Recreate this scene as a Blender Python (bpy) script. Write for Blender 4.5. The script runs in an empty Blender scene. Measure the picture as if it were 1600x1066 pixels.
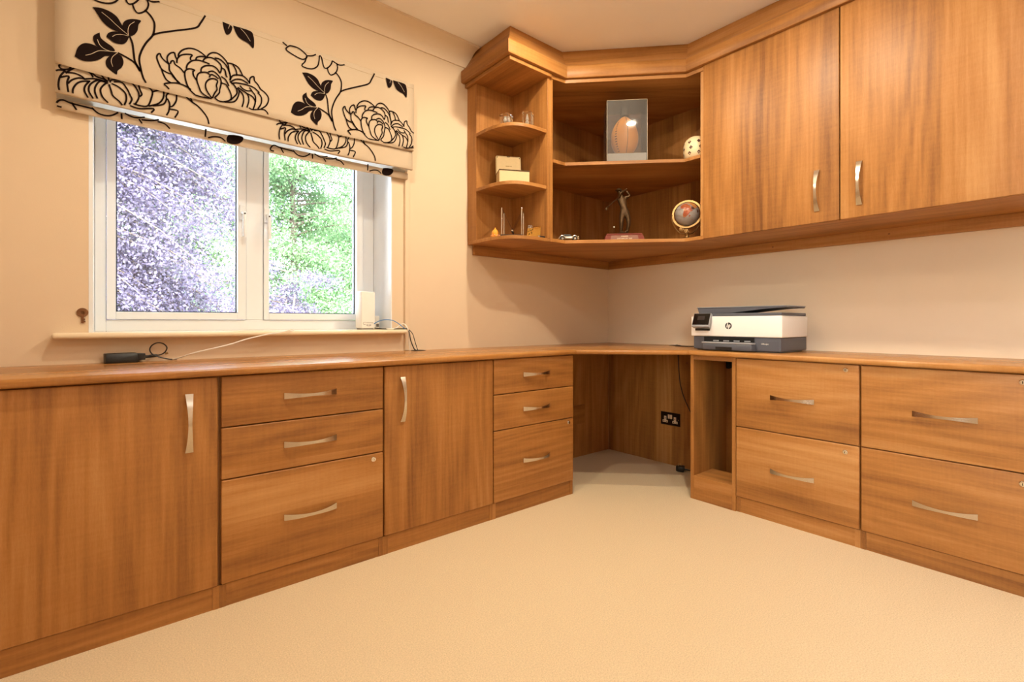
import bpy, bmesh, math, random
import numpy as np
from mathutils import Vector, Matrix
PI = math.pi
S = bpy.context.scene
COL = S.collection
random.seed(4)

# ------------------------------------------------------------------ camera
cd = bpy.data.cameras.new('camera'); cam = bpy.data.objects.new('camera', cd); COL.objects.link(cam)
cd.sensor_width = 36.0; cd.lens = 761.3 * 36 / 1600; cd.shift_y = -29.15 / 1600; cd.clip_start = 0.02
cam.location = (-2.7336, -2.2295, 0.8922)
cam.rotation_euler = (PI / 2, 0, math.radians(50.386 - 90))
S.camera = cam
# ------------------------------------------------------------------ colour management
S.view_settings.view_transform = 'Standard'; S.view_settings.look = 'None'
S.view_settings.exposure = 0.0; S.view_settings.gamma = 1.0; S.view_settings.use_curve_mapping = False
# ------------------------------------------------------------------ sky
W = bpy.data.worlds.new('sky'); S.world = W; W.use_nodes = True
nt = W.node_tree; nt.nodes.clear()
sky = nt.nodes.new('ShaderNodeTexSky'); sky.sky_type = 'NISHITA'
sky.sun_disc = False; sky.sun_elevation = math.radians(48); sky.sun_rotation = math.radians(200)
sky.air_density = 1.0; sky.dust_density = 4.0; sky.ozone_density = 1.0
hs = nt.nodes.new('ShaderNodeHueSaturation'); hs.inputs['Saturation'].default_value = 0.5
bg = nt.nodes.new('ShaderNodeBackground'); bg.inputs['Strength'].default_value = 4.8
wo = nt.nodes.new('ShaderNodeOutputWorld')
nt.links.new(sky.outputs[0], hs.inputs['Color']); nt.links.new(hs.outputs[0], bg.inputs[0]); nt.links.new(bg.outputs[0], wo.inputs[0])
# ------------------------------------------------------------------ sun (from behind the house: it lights the garden, never the room)
sd = bpy.data.lights.new('sun', 'SUN'); sd.energy = 4.8; sd.angle = 0.009; sd.color = (1, 0.95, 0.86)
sun = bpy.data.objects.new('sun', sd); COL.objects.link(sun)
sun.rotation_euler = (math.radians(42), 0, math.radians(20))
# ------------------------------------------------------------------ ceiling lamps of the room, plus two added neutral fills
def lamp(x, y, watt, col, r=0.045):
    """a round downlight at ceiling level; two of them are added fill"""
    ld = bpy.data.lights.new('downlight_or_fill', 'AREA'); ld.shape = 'DISK'; ld.size = 2 * r; ld.energy = watt; ld.color = col
    o = bpy.data.objects.new('downlight_or_fill', ld); COL.objects.link(o); o.location = (x, y, 2.368); return o
WARM = (1.0, 0.88, 0.66)
lamp(-1.18, -1.44, 17, WARM, .03)
lamp(-1.20, -0.75, 12, WARM, .03)
lamp(-2.28, -1.00, 13.5, WARM, .03)
lamp(-1.60, -2.40, 9, (1.0, 0.95, 0.91), 0.03)  # added neutral fill for the right wall and drawers, not a known fitting
lamp(-2.60, -2.75, 6, (1.0, 0.93, 0.85), 0.03)  # added neutral fill behind the camera, not a known fitting

# ------------------------------------------------------------------ materials
def lin(c):
    return tuple(((x / 255) / 12.92 if x / 255 <= 0.04045 else ((x / 255 + 0.055) / 1.055) ** 2.4) for x in c) + (1,)
def newmat(name):
    m = bpy.data.materials.new(name); m.use_nodes = True
    return m, m.node_tree, m.node_tree.nodes['Principled BSDF']
def setin(b, **k):
    for n, v in k.items():
        b.inputs[n.replace('_', ' ')].default_value = v
def N(t, typ, **props):
    n = t.nodes.new(typ)
    for k, v in props.items(): setattr(n, k, v)
    return n
def plain(name, rgb, rough=0.5, metal=0.0, noise=0.06, scale=60, bump=0.0, bscale=300, spec=0.5, coat=0.0):
    """a colour with a little procedural mottling and optional fine relief"""
    m, t, b = newmat(name)
    geo = N(t, 'ShaderNodeNewGeometry')
    nz = N(t, 'ShaderNodeTexNoise'); nz.inputs['Scale'].default_value = scale; nz.inputs['Detail'].default_value = 3
    t.links.new(geo.outputs['Position'], nz.inputs['Vector'])
    cr = N(t, 'ShaderNodeValToRGB'); c = lin(rgb)
    cr.color_ramp.elements[0].color = tuple(x * (1 - noise) for x in c[:3]) + (1,)
    cr.color_ramp.elements[1].color = tuple(min(1, x * (1 + noise)) for x in c[:3]) + (1,)
    t.links.new(nz.outputs['Fac'], cr.inputs['Fac']); t.links.new(cr.outputs['Color'], b.inputs['Base Color'])
    setin(b, Roughness=rough, Metallic=metal); b.inputs['Specular IOR Level'].default_value = spec
    if coat: b.inputs['Coat Weight'].default_value = coat
    if bump:
        n2 = N(t, 'ShaderNodeTexNoise'); n2.inputs['Scale'].default_value = bscale; n2.inputs['Detail'].default_value = 4
        t.links.new(geo.outputs['Position'], n2.inputs['Vector'])
        bp = N(t, 'ShaderNodeBump'); bp.inputs['Strength'].default_value = bump; bp.inputs['Distance'].default_value = 0.002
        t.links.new(n2.outputs['Fac'], bp.inputs['Height']); t.links.new(bp.outputs['Normal'], b.inputs['Normal'])
    return m
def wood(name, axis, dark=(112, 69, 32), mid=(169, 114, 57), light=(197, 145, 88), rough=0.45, tint=1.0):
    """walnut-look laminate, grain running along `axis` ('x','y','z' or a 2-D direction)"""
    m, t, b = newmat(name); L = t.links.new
    geo = N(t, 'ShaderNodeNewGeometry'); oi = N(t, 'ShaderNodeObjectInfo')
    mp = N(t, 'ShaderNodeMapping'); k = 0.13
    if axis == 'd':
        mp.vector_type = 'TEXTURE'; mp.inputs['Rotation'].default_value = (0, 0, -PI / 4); mp.inputs['Scale'].default_value = (1 / k, 1, 1)
    else:
        mp.inputs['Scale'].default_value = {'x': (k, 1, 1), 'y': (1, k, 1), 'z': (1, 1, k)}[axis]
    L(geo.outputs['Position'], mp.inputs['Vector'])
    sc = N(t, 'ShaderNodeVectorMath', operation='SCALE'); sc.inputs[0].default_value = (37.0, 17.0, 29.0)
    L(oi.outputs['Random'], sc.inputs['Scale'])
    ad = N(t, 'ShaderNodeVectorMath', operation='ADD'); L(mp.outputs[0], ad.inputs[0]); L(sc.outputs[0], ad.inputs[1])
    def noise(scale, detail, dist=0.0):
        n = N(t, 'ShaderNodeTexNoise'); n.inputs['Scale'].default_value = scale; n.inputs['Detail'].default_value = detail
        n.inputs['Distortion'].default_value = dist; L(ad.outputs[0], n.inputs['Vector']); return n.outputs['Fac']
    def math_(op, a, b_, c_=None):
        n = N(t, 'ShaderNodeMath', operation=op)
        for i, v in enumerate((a, b_, c_)):
            if v is None: continue
            if isinstance(v, (int, float)): n.inputs[i].default_value = v
            else: L(v, n.inputs[i])
        return n.outputs[0]
    mpl = N(t, 'ShaderNodeVectorMath', operation='MULTIPLY'); mpl.inputs[1].default_value = {'x': (.3, 1, 1), 'y': (1, .3, 1), 'z': (1, 1, .3), 'd': (.3, 1, 1)}[axis]
    L(ad.outputs[0], mpl.inputs[0])
    def lnoise(scale, detail):
        n = N(t, 'ShaderNodeTexNoise'); n.inputs['Scale'].default_value = scale; n.inputs['Detail'].default_value = detail
        L(mpl.outputs[0], n.inputs['Vector']); return n.outputs['Fac']
    broad = noise(6.0, 2.0, 0.5); fine = lnoise(95, 5); pore = noise(480, 2); mid_ = lnoise(26, 3)
    ring = math_('SINE', math_('MULTIPLY', noise(2.6, 1.5, 0.2), 120.0), 0)
    # veneer strips of slightly different tone
    sx = N(t, 'ShaderNodeSeparateXYZ'); L(geo.outputs['Position'], sx.inputs[0])
    pa, pb = {'x': (2, 1), 'y': (2, 0), 'z': (0, 1), 'd': (0, 1)}[axis]
    acr = math_('ADD', sx.outputs[pa], sx.outputs[pb])
    vo = N(t, 'ShaderNodeTexVoronoi', voronoi_dimensions='1D'); vo.inputs['Scale'].default_value = 1.0
    L(math_('ADD', math_('MULTIPLY', acr, 8.5), math_('MULTIPLY', oi.outputs['Random'], 91.0)), vo.inputs['W'])
    sc2 = N(t, 'ShaderNodeSeparateColor'); L(vo.outputs['Color'], sc2.inputs[0])
    # ripple figure across the grain
    mp2 = N(t, 'ShaderNodeMapping')
    mp2.inputs['Scale'].default_value = {'x': (6, .5, .5), 'y': (.5, 6, .5), 'z': (.5, .5, 6), 'd': (2, 2, 1)}[axis]
    L(geo.outputs['Position'], mp2.inputs['Vector'])
    rp = N(t, 'ShaderNodeTexNoise'); rp.inputs['Scale'].default_value = 22; rp.inputs['Detail'].default_value = 1; L(mp2.outputs[0], rp.inputs['Vector'])
    f = math_('MULTIPLY_ADD', broad, 0.7, 0.13)
    f = math_('ADD', f, math_('MULTIPLY', ring, 0.065))
    f = math_('ADD', f, math_('MULTIPLY_ADD', mid_, 0.34, -0.17))
    f = math_('ADD', f, math_('MULTIPLY_ADD', fine, 0.5, -0.25))
    f = math_('ADD', f, math_('MULTIPLY_ADD', pore, 0.22, -0.11))
    f = math_('ADD', f, math_('MULTIPLY_ADD', rp.outputs['Fac'], 0.12, -0.06))
    f = math_('ADD', f, math_('MULTIPLY_ADD', sc2.outputs[0], 0.2, -0.1))
    f = math_('ADD', f, math_('MULTIPLY_ADD', oi.outputs['Random'], 0.10, -0.05))
    cr = N(t, 'ShaderNodeValToRGB'); e = cr.color_ramp.elements
    e[0].position = 0.05; e[0].color = tuple(x * tint for x in lin(dark)[:3]) + (1,)
    e[1].position = 0.95; e[1].color = tuple(x * tint for x in lin(light)[:3]) + (1,)
    q = e.new(0.5); q.color = tuple(x * tint for x in lin(mid)[:3]) + (1,)
    L(f, cr.inputs['Fac']); L(cr.outputs['Color'], b.inputs['Base Color'])
    setin(b, Roughness=rough); b.inputs['Specular IOR Level'].default_value = 0.4
    bp = N(t, 'ShaderNodeBump'); bp.inputs['Strength'].default_value = 0.08; bp.inputs['Distance'].default_value = 0.001
    L(pore, bp.inputs['Height']); L(bp.outputs['Normal'], b.inputs['Normal'])
    return m
def pane_mat(name, haze=0.0, tint=(1, 1, 1), gloss=1.0):
    """thin clear sheet: transparent with a fresnel reflection and a little constant haze that stands in for reflected light"""
    m = bpy.data.materials.new(name); m.use_nodes = True; t = m.node_tree; t.nodes.clear(); L = t.links.new
    tr = N(t, 'ShaderNodeBsdfTransparent'); tr.inputs['Color'].default_value = tint + (1,)
    gl = N(t, 'ShaderNodeBsdfGlossy'); gl.inputs['Roughness'].default_value = 0.03
    df = N(t, 'ShaderNodeBsdfDiffuse'); df.inputs['Color'].default_value = (.8, .8, .8, 1)
    fr = N(t, 'ShaderNodeFresnel'); fr.inputs['IOR'].default_value = 1.5
    mu = N(t, 'ShaderNodeMath', operation='MULTIPLY'); mu.inputs[1].default_value = gloss; L(fr.outputs[0], mu.inputs[0])
    m1 = N(t, 'ShaderNodeMixShader'); m1.inputs[0].default_value = haze; L(tr.outputs[0], m1.inputs[1]); L(df.outputs[0], m1.inputs[2])
    m2 = N(t, 'ShaderNodeMixShader'); L(mu.outputs[0], m2.inputs[0]); L(m1.outputs[0], m2.inputs[1]); L(gl.outputs[0], m2.inputs[2])
    o = N(t, 'ShaderNodeOutputMaterial'); L(m2.outputs[0], o.inputs[0]); return m
def leaf_mat(name, a, b_, trans=0.4, rough=0.4):
    m = bpy.data.materials.new(name); m.use_nodes = True; t = m.node_tree; t.nodes.clear(); L = t.links.new
    geo = N(t, 'ShaderNodeNewGeometry'); nz = N(t, 'ShaderNodeTexNoise'); nz.inputs['Scale'].default_value = 2.5; nz.inputs['Detail'].default_value = 6
    L(geo.outputs['Position'], nz.inputs['Vector'])
    cr = N(t, 'ShaderNodeValToRGB'); cr.color_ramp.elements[0].position = .3; cr.color_ramp.elements[1].position = .7
    cr.color_ramp.elements[0].color = lin(a); cr.color_ramp.elements[1].color = lin(b_); L(nz.outputs['Fac'], cr.inputs[0])
    p = N(t, 'ShaderNodeBsdfPrincipled'); p.inputs['Roughness'].default_value = rough; L(cr.outputs[0], p.inputs['Base Color'])
    tl = N(t, 'ShaderNodeBsdfTranslucent'); L(cr.outputs[0], tl.inputs['Color'])
    mx = N(t, 'ShaderNodeMixShader'); mx.inputs[0].default_value = trans; L(p.outputs[0], mx.inputs[1]); L(tl.outputs[0], mx.inputs[2])
    o = N(t, 'ShaderNodeOutputMaterial'); L(mx.outputs[0], o.inputs[0]); return m

WV = wood('walnut_vertical_grain', 'z'); WX = wood('walnut_grain_along_window_wall', 'x'); WY = wood('walnut_grain_along_right_wall', 'y')
WD = wood('walnut_grain_diagonal', 'd')
WXT = wood('worktop_grain_along_window_wall', 'x', rough=0.24); WYT = wood('worktop_grain_along_right_wall', 'y', rough=0.24); WDT = wood('worktop_grain_diagonal', 'd', rough=0.24)
WALL = plain('cream_wall_paint', (224, 202, 174), 0.85, noise=0.02, scale=8, bump=0.12, bscale=260)
CEIL = plain('ceiling_paint', (246, 240, 234), 0.9, noise=0.02, scale=6)
COVE = plain('coving_paint', (226, 206, 180), 0.7, noise=0.02, scale=6)
CARPET = plain('cream_carpet', (218, 197, 164), 0.95, noise=0.34, scale=260, bump=1.0, bscale=340, spec=0.1)
UPVC = plain('white_upvc', (236, 242, 250), 0.3, noise=0.01)
SILLP = plain('cream_gloss_paint', (236, 218, 188), 0.3, noise=0.02)
GASKET = plain('dark_rubber_seal', (44, 58, 76), 0.5)
GLASS = pane_mat('window_glass', 0.0, (0.97, 0.99, 0.98))
ACRYL = pane_mat('clear_acrylic', 0.06, (0.95, 0.95, 0.95), 1.0)
STEEL = plain('brushed_steel', (205, 196, 184), 0.24, 1.0, noise=0.05, scale=200)
CHROME = plain('polished_chrome', (225, 222, 216), 0.08, 1.0, noise=0.01)
FABRIC = plain('cream_blind_fabric', (203, 184, 160), 0.9, noise=0.05, scale=900, bump=0.25, bscale=1200, spec=0.15)
LINING = leaf_mat('white_blind_lining', (240, 239, 236), (246, 245, 243), .65, .8)
FLOCK = plain('black_flock_print', (34, 24, 22), 1.0, noise=0.2, scale=500, spec=0.05)
BLACKP = plain('black_plastic', (22, 20, 19), 0.42)
DGREY = plain('slate_grey_plastic', (84, 86, 94), 0.45, noise=0.03)
MGREY = plain('light_grey_plastic', (150, 150, 154), 0.4, noise=0.03)
WHITEP = plain('white_plastic', (240, 236, 230), 0.35, noise=0.01)
SCREEN = plain('glossy_black_screen', (12, 11, 12), 0.08)
CABLEW = plain('white_cable', (238, 234, 226), 0.45); CABLEB = plain('blue_cable', (66, 132, 196), 0.4)
BRASS = plain('brown_brass', (132, 92, 62), 0.4, 0.7); GOLD = plain('gold_metal', (226, 178, 92), 0.22, 1.0, noise=0.08, scale=150)
LGOLD = plain('pale_gold_metal', (164, 132, 88), 0.38, 1.0, noise=0.1, scale=200)
BRONZE = plain('dark_bronze', (84, 64, 42), 0.4, 0.75, noise=0.5, scale=90, bump=0.4, bscale=160)
MAHOG = plain('red_mahogany', (112, 42, 26), 0.55, noise=0.12, scale=40, spec=0.25)
CREAMC = plain('cream_case_finish', (204, 180, 132), 0.4, noise=0.05, scale=120)
LEATHER = plain('tan_leather', (228, 148, 54), 0.4, noise=0.12, scale=60, bump=0.3, bscale=400)
STITCH = plain('dark_stitching', (64, 36, 18), 0.8)
FROST = plain('frosted_base', (176, 168, 158), 0.5, noise=0.03)
IVORY = plain('ivory_ceramic', (226, 204, 164), 0.4, noise=0.05, scale=150); INLAY = plain('dark_red_inlay', (74, 34, 24), 0.5)
AMBER = plain('amber_glass', (238, 160, 60), 0.12, noise=0.15, scale=90, coat=0.6)
SEA = plain('grey_shell_ocean', (150, 142, 138), 0.25, noise=0.22, scale=70); STONE = plain('brown_stone_land', (146, 70, 36), 0.3, noise=0.35, scale=120)
STONE2 = plain('sand_stone_land', (176, 112, 58), 0.3, noise=0.2, scale=100)
SILVER = plain('silver_paint', (206, 200, 190), 0.2, 0.8, noise=0.03)
DARKB = plain('bronze_socket_plate', (40, 26, 18), 0.35, 0.6)
SOCKW = plain('ivory_socket_plastic', (222, 194, 158), 0.4)
INK = plain('grey_ink', (120, 112, 106), 0.8); DINK = plain('dark_ink', (52, 50, 52), 0.6); LINK = plain('pale_ink', (226, 222, 214), 0.6); FAINT = plain('faint_gold_ink', (196, 164, 112), 0.6)
HOLE = plain('dark_cable_hole', (8, 6, 5), 0.9)
BARK = plain('tree_bark', (70, 62, 56), 0.9, noise=0.3, scale=12, bump=0.6, bscale=20)
PALE_GROUND = plain('pale_bounce_ground', (220, 216, 206), 0.9, noise=0.2, scale=3)  # unseen ground, lightened to bounce daylight up onto the ceiling

# crystal with real refraction
m_, t_, b_ = newmat('crystal_glass'); setin(b_, Roughness=0.02, IOR=1.5); b_.inputs['Transmission Weight'].default_value = 1.0; b_.inputs['Base Color'].default_value = (.96, .95, .93, 1); CRYSTAL = m_

# ------------------------------------------------------------------ geometry helpers
ORG = {}
class M:
    """collects shapes in world coordinates; build() links them as ONE mesh object"""
    def __init__(s): s.v = []; s.f = []
    def add(s, vs, fs):
        n = len(s.v); s.v += [tuple(map(float, p)) for p in vs]; s.f += [tuple(i + n for i in f) for f in fs]; return s
    def box(s, x0, x1, y0, y1, z0, z1):
        x0, x1 = sorted((x0, x1)); y0, y1 = sorted((y0, y1)); z0, z1 = sorted((z0, z1))
        return s.add([(x0, y0, z0), (x1, y0, z0), (x1, y1, z0), (x0, y1, z0), (x0, y0, z1), (x1, y0, z1), (x1, y1, z1), (x0, y1, z1)],
                     [(0, 3, 2, 1), (4, 5, 6, 7), (0, 1, 5, 4), (1, 2, 6, 5), (2, 3, 7, 6), (3, 0, 4, 7)])
    def extr(s, loop, vec):
        """closed loop of 3-D points swept along vec"""
        a = [Vector(p) for p in loop]; b = [p + Vector(vec) for p in a]; n = len(a)
        return s.add(a + b, [tuple(range(n - 1, -1, -1)), tuple(range(n, 2 * n))] + [(i, (i + 1) % n, n + (i + 1) % n, n + i) for i in range(n)])
    def prism(s, pts, z0, z1): return s.extr([(x, y, z0) for x, y in pts], (0, 0, z1 - z0))
    def tube(s, pts, r, n=8, closed=False):
        pts = [Vector(p) for p in pts]; k = len(pts); rings = []; up = None
        for i, p in enumerate(pts):
            if closed: d = pts[(i + 1) % k] - pts[i - 1]
            else: d = pts[min(i + 1, k - 1)] - pts[max(i - 1, 0)]
            d.normalize()
            if up is None: up = d.orthogonal().normalized()
            up = (up - d * up.dot(d)); up = up.normalized() if up.length > 1e-6 else d.orthogonal().normalized()
            sd_ = d.cross(up); rr = r[i] if isinstance(r, (list, tuple)) else r
            rings.append([p + (up * math.cos(2 * PI * j / n) + sd_ * math.sin(2 * PI * j / n)) * rr for j in range(n)])
        vs = [q for g in rings for q in g]; fs = []
        for i in range(k if closed else k - 1):
            a, b = i * n, ((i + 1) % k) * n
            fs += [(a + j, a + (j + 1) % n, b + (j + 1) % n, b + j) for j in range(n)]
        if not closed: fs += [tuple(range(n - 1, -1, -1)), tuple(range((k - 1) * n, k * n))]
        return s.add(vs, fs)
    def lathe(s, prof, c, n=24, mat=None):
        """profile of (radius, height) turned about the z axis through c (or through mat)"""
        c = Vector(c); vs = []; fs = []
        for r, z in prof:
            for j in range(n):
                a = 2 * PI * j / n; p = Vector((max(r, 1e-5) * math.cos(a), max(r, 1e-5) * math.sin(a), z))
                vs.append((mat @ p if mat else p) + c)
        for i in range(len(prof) - 1):
            fs += [(i * n + j, i * n + (j + 1) % n, (i + 1) * n + (j + 1) % n, (i + 1) * n + j) for j in range(n)]
        fs += [tuple(range(n - 1, -1, -1)), tuple(range((len(prof) - 1) * n, len(prof) * n))]
        return s.add(vs, fs)
    def ball(s, c, r, seg=16, sc=(1, 1, 1)):
        k = seg // 2
        prof = [(math.sin(PI * i / k) * r, -math.cos(PI * i / k) * r) for i in range(k + 1)]
        return s.lathe(prof, c, seg, Matrix.Diagonal(sc))
    def xf(s, m):
        s.v = [tuple(m @ Vector(p)) for p in s.v]; return s
    def build(s, name, mat, parent=None, bevel=0.0, seg=2, smooth=False, sel=None, kind=None):
        me = bpy.data.meshes.new(name); off = Vector(ORG.get(parent.name, (0, 0, 0))) if parent else Vector((0, 0, 0))
        me.from_pydata([tuple(Vector(p) - off) for p in s.v], [], s.f); me.materials.append(mat)
        bm = bmesh.new(); bm.from_mesh(me); bmesh.ops.recalc_face_normals(bm, faces=bm.faces)
        if bevel:
            ed = [e for e in bm.edges if (sel(e.verts[0].co + off, e.verts[1].co + off) if sel else (len(e.link_faces) == 2 and e.calc_face_angle(0) > 0.5))]
            bmesh.ops.bevel(bm, geom=ed, offset=bevel, segments=seg, affect='EDGES', profile=0.5)
        bm.to_mesh(me); bm.free()
        if smooth:
            me.polygons.foreach_set('use_smooth', [True] * len(me.polygons))
            me.set_sharp_from_angle(angle=0.7)
        o = bpy.data.objects.new(name, me); COL.objects.link(o)
        if parent: o.parent = parent; ORG[o.name] = off
        else: ORG[o.name] = Vector((0, 0, 0))
        if kind: o['kind'] = kind
        return o
def thing(name, label, cat, loc, group=None):
    o = bpy.data.objects.new(name, None); COL.objects.link(o); o.empty_display_size = 0.05
    o.location = loc; o['label'] = label; o['category'] = cat; ORG[o.name] = Vector(loc)
    if group: o['group'] = group
    return o
def tag(o, label, cat, group=None, kind=None):
    o['label'] = label; o['category'] = cat
    if group: o['group'] = group
    if kind: o['kind'] = kind
    return o
def struct(o, label=None):
    o['kind'] = 'structure'
    if label: o['label'] = label
    return o
def smoothline(pts, n=5):
    """Catmull-Rom through points"""
    P = [Vector(p) for p in pts]; out = []
    if len(P) < 3: return P
    for i in range(len(P) - 1):
        a, b, c, d = P[max(i - 1, 0)], P[i], P[i + 1], P[min(i + 2, len(P) - 1)]
        for j in range(n):
            t = j / n
            out.append(0.5 * ((2 * b) + (c - a) * t + (2 * a - 5 * b + 4 * c - d) * t * t + (3 * b - a - 3 * c + d) * t ** 3))
    return out + [P[-1]]
def cable(pts, r, n=6): return M().tube(smoothline(pts, 6), r, n)
def text_mesh(name, body, size, mat, parent, loc, rot, depth=0.0004, spacing=1.0):
    cu = bpy.data.curves.new(name, 'FONT'); cu.body = body; cu.size = size; cu.extrude = depth; cu.align_x = 'CENTER'; cu.align_y = 'CENTER'; cu.space_character = spacing
    tmp = bpy.data.objects.new(name, cu); COL.objects.link(tmp)
    me = bpy.data.meshes.new_from_object(tmp.evaluated_get(bpy.context.evaluated_depsgraph_get()))
    bpy.data.objects.remove(tmp); me.materials.clear(); me.materials.append(mat)
    o = bpy.data.objects.new(name, me); COL.objects.link(o); o.parent = parent
    o.location = Vector(loc) - Vector(ORG[parent.name]); o.rotation_euler = rot; return o

PRINT_FLOWER = '''-2592,1858 -2599,1850 -2601,1838 -2595,1819 -2587,1803 -2573,1796 -2558,1794/-2592,1858 -2585,1842 -2565,1827/-2587,1802 -2582,1786 -2573,1769 -2559,1762/-2549,1876 -2561,1869 -2570,1854 -2570,1837 -2565,1827 -2564,1807 -2556,1795 -2537,1769/-2549,1876 -2545,1860 -2541,1854/-2562,1830 -2558,1841 -2551,1844 -2547,1833 -2532,1825 -2519,1811/-2537,1862 -2536,1875 -2525,1893 -2505,1907 -2485,1910 -2465,1904 -2450,1893/-2542,1840 -2540,1857 -2530,1872 -2513,1882 -2495,1886 -2500,1874 -2499,1865/-2480,1796 -2490,1810 -2492,1825 -2487,1832 -2503,1832 -2514,1823 -2518,1810 -2514,1782 -2503,1756 -2485,1740/-2513,1828 -2509,1846 -2495,1864 -2475,1873 -2455,1873 -2439,1871/-2483,1871 -2480,1882 -2465,1891 -2452,1892/-2461,1875 -2452,1889 -2434,1897 -2416,1892 -2402,1879 -2401,1861 -2405,1847/-2448,1895 -2439,1910 -2423,1920 -2405,1918 -2386,1903 -2377,1887/-2423,1899 -2408,1901 -2392,1892 -2378,1874 -2370,1846/-2467,1831 -2465,1847 -2452,1860 -2431,1867 -2416,1862 -2405,1847/-2439,1742 -2465,1755 -2475,1779 -2480,1796 -2479,1814 -2470,1828 -2450,1836 -2439,1831/-2444,1839 -2429,1847 -2416,1842 -2405,1829 -2401,1811 -2406,1785 -2408,1770 -2423,1748/-2440,1820 -2434,1833 -2421,1831 -2410,1824/-2432,1744 -2449,1769 -2452,1792 -2442,1811 -2426,1820 -2413,1815 -2417,1797 -2415,1782 -2423,1765 -2431,1744/-2498,1756 -2515,1764 -2537,1767 -2559,1762 -2579,1752 -2572,1745 -2565,1737/-2485,1740 -2465,1739 -2432,1742/-2558,1794 -2549,1782 -2532,1769/-2377,1887 -2375,1869 -2370,1846 -2372,1830/-2381,1895 -2362,1897 -2342,1889 -2328,1864/-2362,1895 -2351,1877 -2348,1859/-2400,1870 -2389,1865 -2385,1847 -2381,1839/-2372,1830 -2362,1852 -2342,1861 -2323,1861 -2306,1846 -2303,1839/-2370,1824 -2353,1840 -2331,1846 -2308,1837/-2303,1842 -2301,1862 -2288,1872 -2286,1857 -2274,1845 -2264,1829/-2367,1819 -2348,1828 -2314,1831 -2288,1828 -2268,1814/-2337,1822 -2328,1812 -2311,1808 -2297,1814 -2304,1823/-2402,1811 -2386,1810 -2374,1792 -2367,1772 -2370,1756 -2389,1743 -2408,1740 -2423,1748/-2401,1836 -2386,1828 -2375,1807/-2372,1826 -2359,1818 -2349,1803 -2349,1784 -2370,1754/-2348,1808 -2340,1799 -2345,1772 -2359,1751 -2389,1741/-2342,1802 -2328,1790 -2324,1766 -2330,1739/-2345,1812 -2331,1805 -2311,1795 -2306,1771 -2313,1741/-2314,1797 -2294,1791 -2283,1772 -2291,1740/-2297,1814 -2283,1797 -2282,1772/-2274,1813 -2261,1797 -2262,1771 -2274,1747/-2264,1829 -2245,1818 -2234,1799 -2242,1771 -2262,1750/-2306,1743 -2291,1739 -2256,1750 -2242,1745 -2236,1735'''
PRINT_LEAVES = '''-2775,1948 -2754,1954 -2729,1951 -2711,1940 -2700,1921 -2682,1889 -2708,1890 -2733,1896 -2752,1912 -2764,1931/-2698,1914 -2693,1931 -2681,1944 -2664,1952 -2646,1953 -2653,1937 -2656,1914 -2666,1895 -2678,1887 -2682,1890/-2740,1862 -2735,1876 -2723,1886 -2708,1890 -2682,1888 -2682,1874 -2690,1858 -2702,1850 -2721,1850/-2757,1870 -2770,1857 -2774,1847 -2772,1833 -2764,1820 -2752,1814 -2731,1816 -2717,1822 -2725,1834 -2741,1843 -2754,1853/-2820,1767 -2813,1797 -2801,1816 -2786,1823 -2770,1822 -2754,1815 -2729,1817 -2710,1818 -2729,1801 -2744,1794 -2758,1778 -2778,1765 -2801,1760/-2710,1815 -2729,1802 -2740,1784 -2741,1767 -2733,1754 -2713,1742 -2710,1756 -2699,1771 -2694,1791 -2699,1809/-2397,2048 -2367,2044 -2365,2029 -2372,2011 -2384,2004 -2392,2022/-2361,2047 -2302,2049 -2290,2034 -2287,2012 -2290,1984 -2308,1997 -2338,2006 -2352,2024'''
PRINT_VEINS = '''-2752,1940 -2733,1928 -2715,1913 -2696,1899 -2682,1890/-2664,1942 -2677,1926 -2682,1907 -2681,1888/-2724,1868 -2713,1879 -2696,1885 -2682,1886/-2763,1844 -2757,1828 -2746,1819 -2731,1816/-2793,1780 -2778,1790 -2762,1805 -2746,1812 -2713,1819/-2710,1818 -2723,1800 -2727,1783 -2723,1766/-2335,2045 -2317,2030 -2301,2008/-2372,2047 -2377,2029'''
PRINT_STEMS = '''-2678,1887 -2670,1865 -2666,1828 -2662,1802 -2646,1775/-2710,1818 -2690,1812 -2664,1799 -2649,1774/-2636,1996 -2620,1983 -2609,1963 -2608,1941 -2613,1914 -2631,1882 -2644,1850 -2651,1817 -2646,1780 -2640,1755 -2632,1739/-2612,1916 -2592,1931 -2547,1956 -2485,1990 -2469,2014 -2453,2049'''
PRINT_BUD = '''-2181,2049 -2164,2040/-2158,2040 -2146,2046 -2114,2045 -2084,2025 -2099,2006 -2125,2007 -2167,2022 -2158,2040/-2084,2026 -2062,2034 -2047,2045/-2086,2022 -2092,1999 -2105,1978 -2084,1973 -2058,1980 -2040,1998 -2034,2023 -2032,2043 -2024,2040 -2013,2001 -1997,2004 -1982,2025 -1977,2042/-1999,2003 -1993,1985 -1982,1977 -1962,1994 -1954,2018 -1958,2035/-1977,2042 -1958,2035 -1942,2034 -1922,2043'''
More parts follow.
